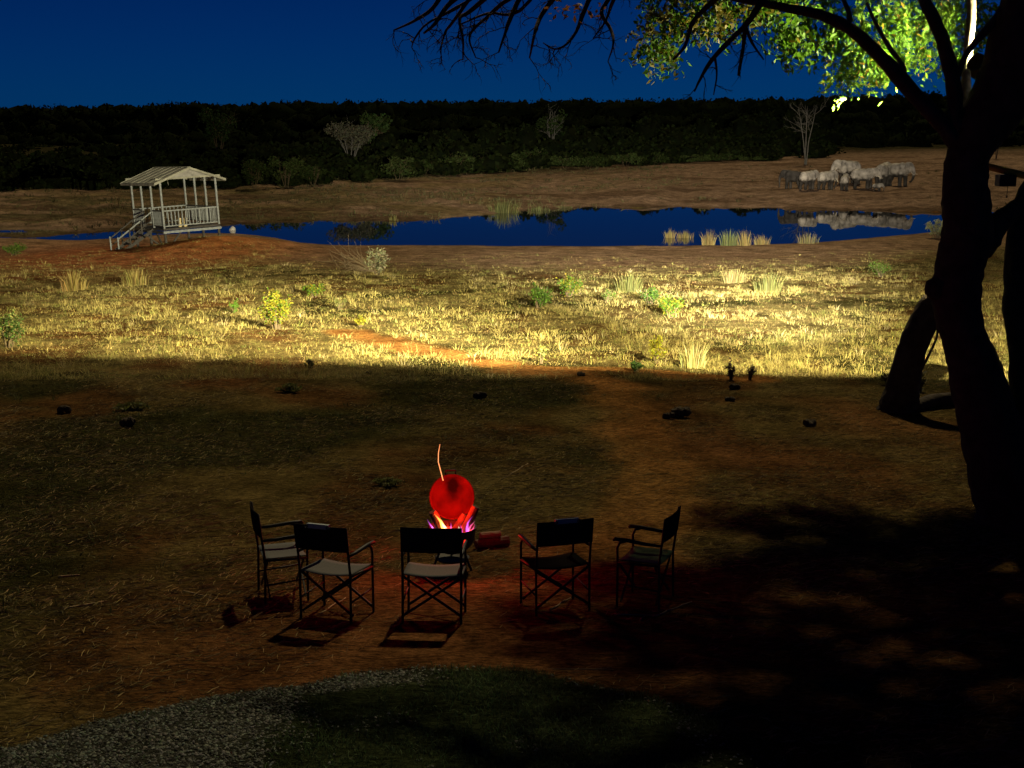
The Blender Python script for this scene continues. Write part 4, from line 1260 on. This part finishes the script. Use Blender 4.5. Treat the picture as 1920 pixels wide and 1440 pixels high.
def matted_cols(X, Y, n, b):
    c = np.repeat(jitter((.36, .29, .10), n, .6), b, 0)
    g = np.repeat(rng.random(n) < .22, b); c[g] = c[g] * np.array((.55, .75, .5))
    return np.clip(c * (.6 + .8 * rng.random((n * b, 1))), 0, .8)
x, y = sample(46000, 30, 78, SKIRT, 1.2)
k = rng.random(len(x)) < (.85 + 1.0 * fbm(x / 1.9, y / 2.3, 225, 4)) * sstep(9, 24, near_shore_gap(x, y) + 4 * fbm(x / 5, y / 5, 215)) * (1 - .93 * path_mask(x, y))
x, y = x[k], y[k]
grass_object('matted_grass', x, y, 8, .04, .15, .0075, matted_cols, 2.2, .22, 'matted bent-over dry grass on the lamp-lit slope')
# flattened straw between the tufts
def straw_object(name, x, y, L, Wd, cols, label, lift=.012):
    n = len(x)
    a = rng.normal(size=n) * .6
    a = np.where(rng.random(n) < .6, rng.random(n) * 3.14, a)
    d = np.stack([np.cos(a), np.sin(a)], 1); s_ = np.stack([-np.sin(a), np.cos(a)], 1)
    Ln = (L * (.4 + 1.2 * rng.random(n)))[:, None] / 2; Ww = (Wd * (.6 + .8 * rng.random(n)))[:, None] / 2
    bend = rng.normal(size=(n, 1)) * .10
    c2 = np.stack([x, y], 1)
    pts = [c2 - d * Ln - s_ * Ww * .5, c2 - d * Ln + s_ * Ww * .5, c2 - s_ * Ww + s_ * Ln * bend, c2 + s_ * Ww + s_ * Ln * bend, c2 + d * Ln - s_ * Ww * .4, c2 + d * Ln + s_ * Ww * .4]
    V = np.empty((n, 6, 3)); tilt = rng.random(n)
    for i, p in enumerate(pts):
        V[:, i, :2] = p
        V[:, i, 2] = hgt(p[:, 0], p[:, 1]) + lift * (1 + (i % 2) * .8) + tilt * (.0, .0, .012, .012, .02, .02)[i]
    i6 = np.arange(n)[:, None] * 6
    me = np_mesh(name, V.reshape(-1, 3), [i6 + np.array([[0, 1, 3, 2]]), i6 + np.array([[2, 3, 5, 4]])], np.repeat(cols, 6, 0))
    return tag(link(name, me, M_blade), label, kind='stuff')
# trampled straw in the yard
x, y = sample(170000, 8.2, 31, .50, .9)
k = rng.random(len(x)) < (.45 + 1.2 * fbm(x / 1.3, y / 1.5, 231, 4)) * (1 - .85 * path_mask(x, y)) * (1 - lawn_mask(x, y)) * (1 - .75 * sstep(.15, .45, -fbm(x / 5, y / 6, 91, 3)))
x, y = x[k], y[k]
straw_object('trampled_straw', x, y, .10, .0048, jitter((.25, .19, .078), len(x), .85), 'trampled straw strewn over the dark yard', .006)
x, y = sample(26000, 8.6, 31, .48, .85)
k = rng.random(len(x)) < (.40 + 1.3 * fbm(x / 1.1, y / 1.3, 235, 4)) * (1 - .8 * path_mask(x, y)) * (1 - lawn_mask(x, y)) * (1 - .8 * sstep(.12, .4, -fbm(x / 5, y / 6, 91, 3)))
x, y = x[k], y[k]
def trod_cols(X, Y, n, b):
    c = np.repeat(jitter((.32, .245, .098), n, .7), b, 0)
    g = np.repeat(rng.random(n) < .3, b); c[g] = c[g] * np.array((.5, .7, .45))
    return np.clip(c * (.5 + rng.random((n * b, 1))), 0, .7)
grass_object('trodden_grass', x, y, 7, .012, .055, .0042, trod_cols, 2.6, .11, 'trodden dry grass lying over the dark yard')
x, y = sample(11000, 12.5, 30, .48, 1.0)
k = rng.random(len(x)) < sstep(.0, .35, fbm(x / 5, y / 6, 91, 3)) * (1 - path_mask(x, y)) * .9
x, y = x[k], y[k]
def weed_cols(X, Y, n, b):
    return jitter((.075, .085, .028), n * b, .5)
grass_object('short_weeds', x, y, 8, .03, .12, .012, weed_cols, 1.1, .10, 'short dark weeds and grass stubble in the yard')

x, y = sample(24000, 84, 185, SKIRT, 1.0)
u = x / y
k = (y > np.interp(u, FAR_U, FAR_Y) + 1.2) & (rng.random(len(x)) < (.25 + 1.3 * fbm(x / 9, y / 7, 271, 3)) * (1 - .85 * sstep(.06, .16, u)))
x, y = x[k], y[k]
def bank_cols(X, Y, n, b): return jitter((.11, .10, .042), n * b, .6)
grass_object('bank_scrub', x, y, 8, .08, .45, .022, bank_cols, 1.1, .35, 'low dry scrub scattered over the far bank')

# ------------------------------------------------------------------ lawn and gravel at the bottom
x = rng.uniform(-5.5, 3.8, 90000); y = rng.uniform(7.2, 12.0, 90000)
lm = lawn_mask(x, y) * (1 - .72 * gravel_mask(x, y)) * (.45 + 1.2 * fbm(x / .5, y / .5, 251, 3))
k = rng.random(len(x)) < lm
x, y = x[k], y[k]; n = len(x)
me = blades_mesh('lawn_grass', np.stack([x, y, hgt(x, y) - .004], 1), .025 + .035 * rng.random(n), np.full(n, .007), rng.normal(size=(n, 2)) * .6, jitter((.075, .130, .055), n, .6))
tag(link('lawn_grass', me, M_blade), 'short dark green lawn at the bottom of the picture', kind='stuff')
M_stone = mat('grey_gravel', (.3, .31, .31), .85, attr='Col')
def gravel_object(name, x, y, size, label):
    n = len(x)
    base = np.array([(-1, -.6, 0), (0, -1, 0), (1, -.5, 0), (.9, .6, 0), (0, 1, 0), (-.9, .5, 0), (-.5, -.3, .75), (.5, -.3, .8), (.45, .4, .7), (-.4, .4, .85)])
    a = rng.random(n) * 6.283; s_ = size * (.5 + 1.0 * rng.random(n) ** 1.5)
    V = np.repeat(base[None], n, 0) * (1 + .35 * (rng.random((n, 10, 3)) - .5) * 2)
    V *= (s_[:, None] * np.stack([np.ones(n), .7 + .3 * rng.random(n), .45 + .4 * rng.random(n)], 1))[:, None, :]
    ca, sa = np.cos(a)[:, None], np.sin(a)[:, None]
    X = V[..., 0] * ca - V[..., 1] * sa; Y = V[..., 0] * sa + V[..., 1] * ca
    V[..., 0], V[..., 1] = X + x[:, None], Y + y[:, None]
    V[..., 2] += (hgt(x, y) - .002 + .01 * rng.random(n))[:, None]
    i = np.arange(n)[:, None] * 10
    quads = np.concatenate([i + np.array([q]) for q in ([6, 7, 8, 9], [1, 2, 7, 6], [4, 5, 9, 8])])
    tris = np.concatenate([i + np.array([q]) for q in ([0, 1, 6], [2, 3, 7], [3, 8, 7], [3, 4, 8], [5, 0, 9], [0, 6, 9])])
    me = np_mesh(name, V.reshape(-1, 3), [quads, tris], np.repeat(np.clip(jitter((.088, .100, .088), n, .95), 0, .6), 10, 0))
    return tag(link(name, me, M_stone), label, kind='stuff')
x = rng.uniform(-5.5, 3.4, 90000); y = rng.uniform(7.4, 12.0, 90000)
k = rng.random(len(x)) < (gravel_mask(x, y) * .9 + .16 * lawn_mask(x, y) * sstep(.05, .3, fbm(x / .45, y / .45, 261, 2)))
gravel_object('gravel', x[k], y[k], .0105, 'grey gravel bed along the edge of the lawn')

# ------------------------------------------------------------------ loose things on the ground
M_dung = mat('dry_dung', (.060, .044, .026), .95, noise=(20, .5), bump=(1, .02))
def dung(px, py, wpx, label, n=4):
    p = gp(px, py); Rr = wpx / pxm(p.y) / 2
    rp = random.Random(px); bm = bmesh.new()
    for k in range(n):
        c = Vector((rp.uniform(-1, 1) * Rr * .6, rp.uniform(-.5, .5) * Rr * .6, Rr * .5 * rp.uniform(.6, 1.3)))
        bmesh.ops.create_icosphere(bm, subdivisions=2, radius=1, matrix=Matrix.Translation(c) @ Matrix.Diagonal((Rr * .5, Rr * .5, Rr * .5, 1)))
    for v in bm.verts: v.co *= 1 + .15 * (rp.random() - .5)
    me = bpy.data.meshes.new('dung_pile'); bm.to_mesh(me); bm.free()
    tag(link('dung_pile', me, M_dung, None, p), label, 'dung', 'dung piles on the ground')
dung(1378, 730, 22, 'dark dung lump nearest the lamp-lit grass, right of centre')
dung(1369, 752, 20, 'dark dung lump just below the one at the light edge')
dung(1276, 782, 40, 'wide dark dung pile right of the sandy trail', 6)
dung(1254, 785, 24, 'small dung lump touching the left of the wide pile')
dung(1090, 705, 16, 'tiny dung lump on the bare trail at the light edge')
dung(240, 800, 34, 'flat dung pile in the shade at far left', 6)
dung(120, 775, 28, 'dung pile close to the left edge in the shade', 5)
dung(900, 748, 26, 'flat dark dung pile in the shade above the fire', 5)
dung(1520, 800, 28, 'dung pile in the dark left of the leaning stem', 5)
dung(690, 702, 14, 'tiny dung lump on the shade line left of the trail')
M_stick = mat('pale_stick', (.36, .27, .15), .9, noise=(15, .3))
def stick(x0, y0, x1, y1, r, label):
    a, b = gp(x0, y0), gp(x1, y1); pts = []
    rp = random.Random(int(x0 * 3 + y0))
    for i in range(6):
        q = a.lerp(b, i / 5)
        q.x += rp.uniform(-.015, .015) * (0 < i < 5); q.z = float(hgt(q.x, q.y)) + r * .8
        pts.append(q)
    tag(MB().tube(pts, lin([r, r * .6], 6), 6, .1).build('stick', M_stick, None, True), label, 'stick', 'sticks on the ground')
stick(118, 1144, 200, 1128, .010, 'pale straight stick lying on bare earth at left')
stick(1152, 1154, 1228, 1155, .009, 'pale stick lying flat below the rightmost chair')
stick(1225, 1158, 1297, 1130, .009, 'pale stick slanting up to the right below the rightmost chair')
stick(1030, 1145, 1070, 1122, .009, 'pale stick under the chair right of the fire')
stick(1200, 1165, 1210, 1155, .006, 'short twig touching the flat stick below the rightmost chair')
stick(345, 1110, 410, 1126, .009, 'dark-shaded stick left of the leftmost chair')
stick(600, 1152, 648, 1122, .009, 'pale stick under the second chair from left')
stick(1000, 1085, 1060, 1092, .008, 'pale twig on the ground just right of the fire')
stick(1035, 1255, 1150, 1256, .005, 'long thin straw at the edge of the lawn')
stick(110, 1083, 150, 1080, .012, 'short pale stick left of the chairs, farther from the lawn')
stick(940, 900, 990, 870, .008, 'twig lying right of the red lid')
p = in_water(436, 432)
bm = bmesh.new(); bmesh.ops.create_icosphere(bm, subdivisions=2, radius=1, matrix=Matrix.Diagonal((.20, .14, .26, 1)))
for v in bm.verts: v.co *= 1 + .25 * (random.random() - .5)
me = bpy.data.meshes.new('pale_stone'); bm.to_mesh(me); bm.free()
tag(link('pale_stone', me, mat('white_stone', (.6, .58, .56), .8, noise=(5, .2)), None, p + Vector((0, 0, .02))), 'white stone at the water edge right of the pavilion', 'stone')

# ------------------------------------------------------------------ far bank: trees, bushes and the dark wood
M_far = mat('far_foliage', (.05, .07, .025), 1.0, attr='Col', spec=0)
M_pale = mat('pale_trunk', (.13, .125, .105), .9)
def ground_at(px, Y):
    d = ray(px, 300); x = d[0] / d[1] * Y
    return Vector((x, Y, float(hgt(x, Y))))
def tree_far(px, Y, top_py, wpx, col, label, seed, bare=False, pale=False, cat='tree', name='bush_tree', leaf=.5, n=700, trunk_share=.35, group='trees on the far bank'):
    p = ground_at(px, Y); s_ = pxm(Y)
    H = at(px, top_py, Y).z - p.z; W = wpx / s_
    rp = random.Random(seed); rs = np.random.default_rng(seed)
    root = empty(name, p); tag(root, label, cat, group)
    mb = MB(); tips = []
    ns_ = 5 if not bare else 4
    for k in range(ns_):
        a = 6.283 * k / ns_ + rp.uniform(-.4, .4); r = W * .32 * rp.uniform(.5, 1)
        top = Vector((r * math.cos(a), r * math.sin(a), H * rp.uniform(.72, .9)))
        b0 = Vector((rp.uniform(-.1, .1) * W * .3, 0, -.3)); m1 = Vector((top.x * .3, top.y * .3, H * trunk_share))
        m2 = m1.lerp(top, .5) + Vector((rp.uniform(-1, 1), rp.uniform(-1, 1), 0)) * W * .04
        r0 = H * (.012 if not bare else .010)
        mb.tube([b0, m1, m2, top], [r0, r0 * .8, r0 * .5, r0 * .15], 6)
        for q in (m1.lerp(m2, .5), m2, m2.lerp(top, .5)):
            twigs(mb, q, (rp.uniform(-1, 1), rp.uniform(-1, 1), rp.uniform(.2, 1)), H * rp.uniform(.15, .32), r0 * .35, 1 if not bare else 2, rp, -.05, .25, tips)
        tips.append(top)
    mb.build('trunk', M_pale if pale else M_stem, root)
    if bare: return root
    C = []
    nb = 12
    for b in range(nb):
        a = rp.uniform(0, 6.283); rr_ = math.sqrt(rp.random()) * .8
        c = np.array([W / 2 * rr_ * math.cos(a), W / 2 * rr_ * math.sin(a), H * (trunk_share + (1 - trunk_share) * (.25 + .62 * rp.random() * (1 - .4 * rr_ ** 2)))])
        rad = np.array([W * .17, W * .17, H * (1 - trunk_share) * .17]) * rp.uniform(.7, 1.3)
        q = rs.normal(size=(n // nb, 3)); q /= np.linalg.norm(q, axis=1)[:, None]
        C.append(c + q * rad * (.5 + .55 * rs.random((n // nb, 1))))
    C = np.concatenate(C); C = C[C[:, 2] < H * 1.01]
    link('crown', leaf_mesh('crown', C, leaf, jitter(col, len(C), .4, rs), 0.1, .6, rs), M_far, root)
    return root
GG, DD, PP = (.035, .060, .018), (.025, .040, .012), (.085, .085, .055)
tree_far(658, 172, 222, 100, PP, 'pale feathery tree with branching trunks beyond the pond, left of centre', 1, pale=True, n=3200, leaf=.26)
tree_far(700, 190, 208, 70, GG, 'green rounded tree just behind the pale feathery tree', 2, n=900)
tree_far(412, 230, 195, 86, GG, 'dim green round tree in the wood above the pavilion', 3, n=900, trunk_share=.2)
tree_far(1035, 215, 200, 60, DD, 'slim tree with a bent pale trunk in the wood, centre', 4, pale=True, n=500)
tree_far(1510, 185, 180, 62, DD, 'bare grey dead tree behind the elephants', 5, bare=True, pale=True)
tree_far(1868, 200, 230, 40, DD, 'bare dead tree behind the thick trunk at right', 6, bare=True, pale=True)
rp = random.Random(77)
bl = [(470, 295, 350), (530, 292, 347), (585, 300, 343), (745, 290, 333), (800, 290, 325), (850, 283, 322), (900, 290, 320), (950, 285, 318), (1000, 280, 312), (1060, 288, 312), (1110, 285, 310), (1170, 280, 308), (1230, 285, 305), (1300, 288, 303), (1360, 282, 300), (1420, 285, 298)]
order = ['first', 'second', 'third', 'fourth', 'fifth', 'sixth', 'seventh', 'eighth', 'ninth', 'tenth', 'eleventh', 'twelfth', 'thirteenth', 'fourteenth', 'fifteenth', 'sixteenth']
for i, (px, top, foot) in enumerate(bl):
    Y = float(gp(px, foot + 4).y)
    tree_far(px + rp.uniform(-8, 8), Y, top + rp.uniform(-8, 8), rp.uniform(56, 84), (.042, .060, .018) if i % 2 else (.030, .045, .013), f'{order[i]} dark green bush from the left along the foot of the far wood', 100 + i, cat='bush', name='bank_bush', leaf=.26, n=1100, trunk_share=.05, group='bushes along the far bank')
# the wood itself: crowns massed behind the bank
Cs, Cc, cores = [], [], []
rs = np.random.default_rng(55)
def mass(px, Y, top_py, wpx, hm, n, col):
    d = ray(px, 300); x = d[0] / d[1] * Y
    zt = at(px, top_py, Y).z; W = wpx / pxm(Y)
    q = rs.normal(size=(n, 3)); q /= np.linalg.norm(q, axis=1)[:, None]
    q *= (.75 + .3 * rs.random((n, 1)))
    C = np.array([x, Y, zt - hm / 2]) + q * np.array([W / 2, W / 2, hm / 2])
    Cs.append(C); Cc.append(jitter(col, n, .4, rs))
    cores.append((x, Y, zt - hm / 2, W / 2 * .78, hm / 2 * .82))
top_line = lambda px: np.interp(px, [-600, 0, 200, 300, 600, 900, 1200, 1500, 1700, 1920, 2500], [200, 197, 196, 193, 190, 188, 186, 180, 174, 172, 172])
px = -500
while px < 2450:
    for Y, dy, hm in ((370, 0, 9), (330, 26, 8), (295, 50, 7), (262, 72, 6), (235, 92, 5)):
        if Y < 260 and px > 1560: continue
        mass(px + rs.uniform(-20, 20), Y + rs.uniform(-12, 12), top_line(px) + dy + rs.uniform(-5, 6), rs.uniform(34, 110) * (1 if Y > 300 else 1.2), hm * rs.uniform(.8, 1.2), 300, (.010, .014, .005))
    mass(px + 15 + rs.uniform(-8, 8), 372 + rs.uniform(-8, 8), top_line(px) + rs.uniform(-1, 4), rs.uniform(70, 120), 9, 300, (.010, .014, .005))
    px += 30
FOOT = lambda px: np.interp(px, [-500, 0, 200, 440, 560, 700, 900, 1100, 1300, 1450, 1560], [354, 354, 354, 349, 344, 335, 322, 312, 304, 297, 290])
def mass_at(px, foot, top, wpx, n, col):
    p = gp(px, foot); zt = at(px, top, p.y).z
    hm = max(1.2, (zt - p.z) * 1.15)
    mass(px, p.y, top, wpx, hm, n, col)
for px in np.arange(-500, 1560, 24):                  # thicket in front, down to the open bank
    for back, hh in ((0, 30), (9, 44), (18, 58)):
        f = FOOT(px) - back + rs.uniform(-5, 3)
        mass_at(px + rs.uniform(-10, 10), f, f - hh * rs.uniform(.7, 1.2), rs.uniform(44, 84), 240, (.014, .020, .006))
C = np.concatenate(Cs); K = np.concatenate(Cc)
th, ph = np.meshgrid(np.linspace(0, 2 * np.pi, 12, endpoint=False), np.linspace(.15, np.pi - .15, 7))
unit = np.stack([np.cos(th) * np.sin(ph), np.sin(th) * np.sin(ph), np.cos(ph)], -1).reshape(-1, 3)
q = np.array([[r * 12 + k, r * 12 + (k + 1) % 12, (r + 1) * 12 + (k + 1) % 12, (r + 1) * 12 + k] for r in range(6) for k in range(12)])
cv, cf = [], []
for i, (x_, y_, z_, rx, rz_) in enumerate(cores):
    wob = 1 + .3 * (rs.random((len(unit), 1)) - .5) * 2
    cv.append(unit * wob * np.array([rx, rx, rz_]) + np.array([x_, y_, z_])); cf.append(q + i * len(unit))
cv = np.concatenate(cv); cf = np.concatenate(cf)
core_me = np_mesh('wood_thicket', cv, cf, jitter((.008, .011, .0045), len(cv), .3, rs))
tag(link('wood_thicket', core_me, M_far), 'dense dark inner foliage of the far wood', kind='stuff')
tag(link('far_wood', leaf_mesh('far_wood', C, .62, K, .1, .7, rs), M_far), 'dark wood closing the horizon beyond the pond', kind='stuff')
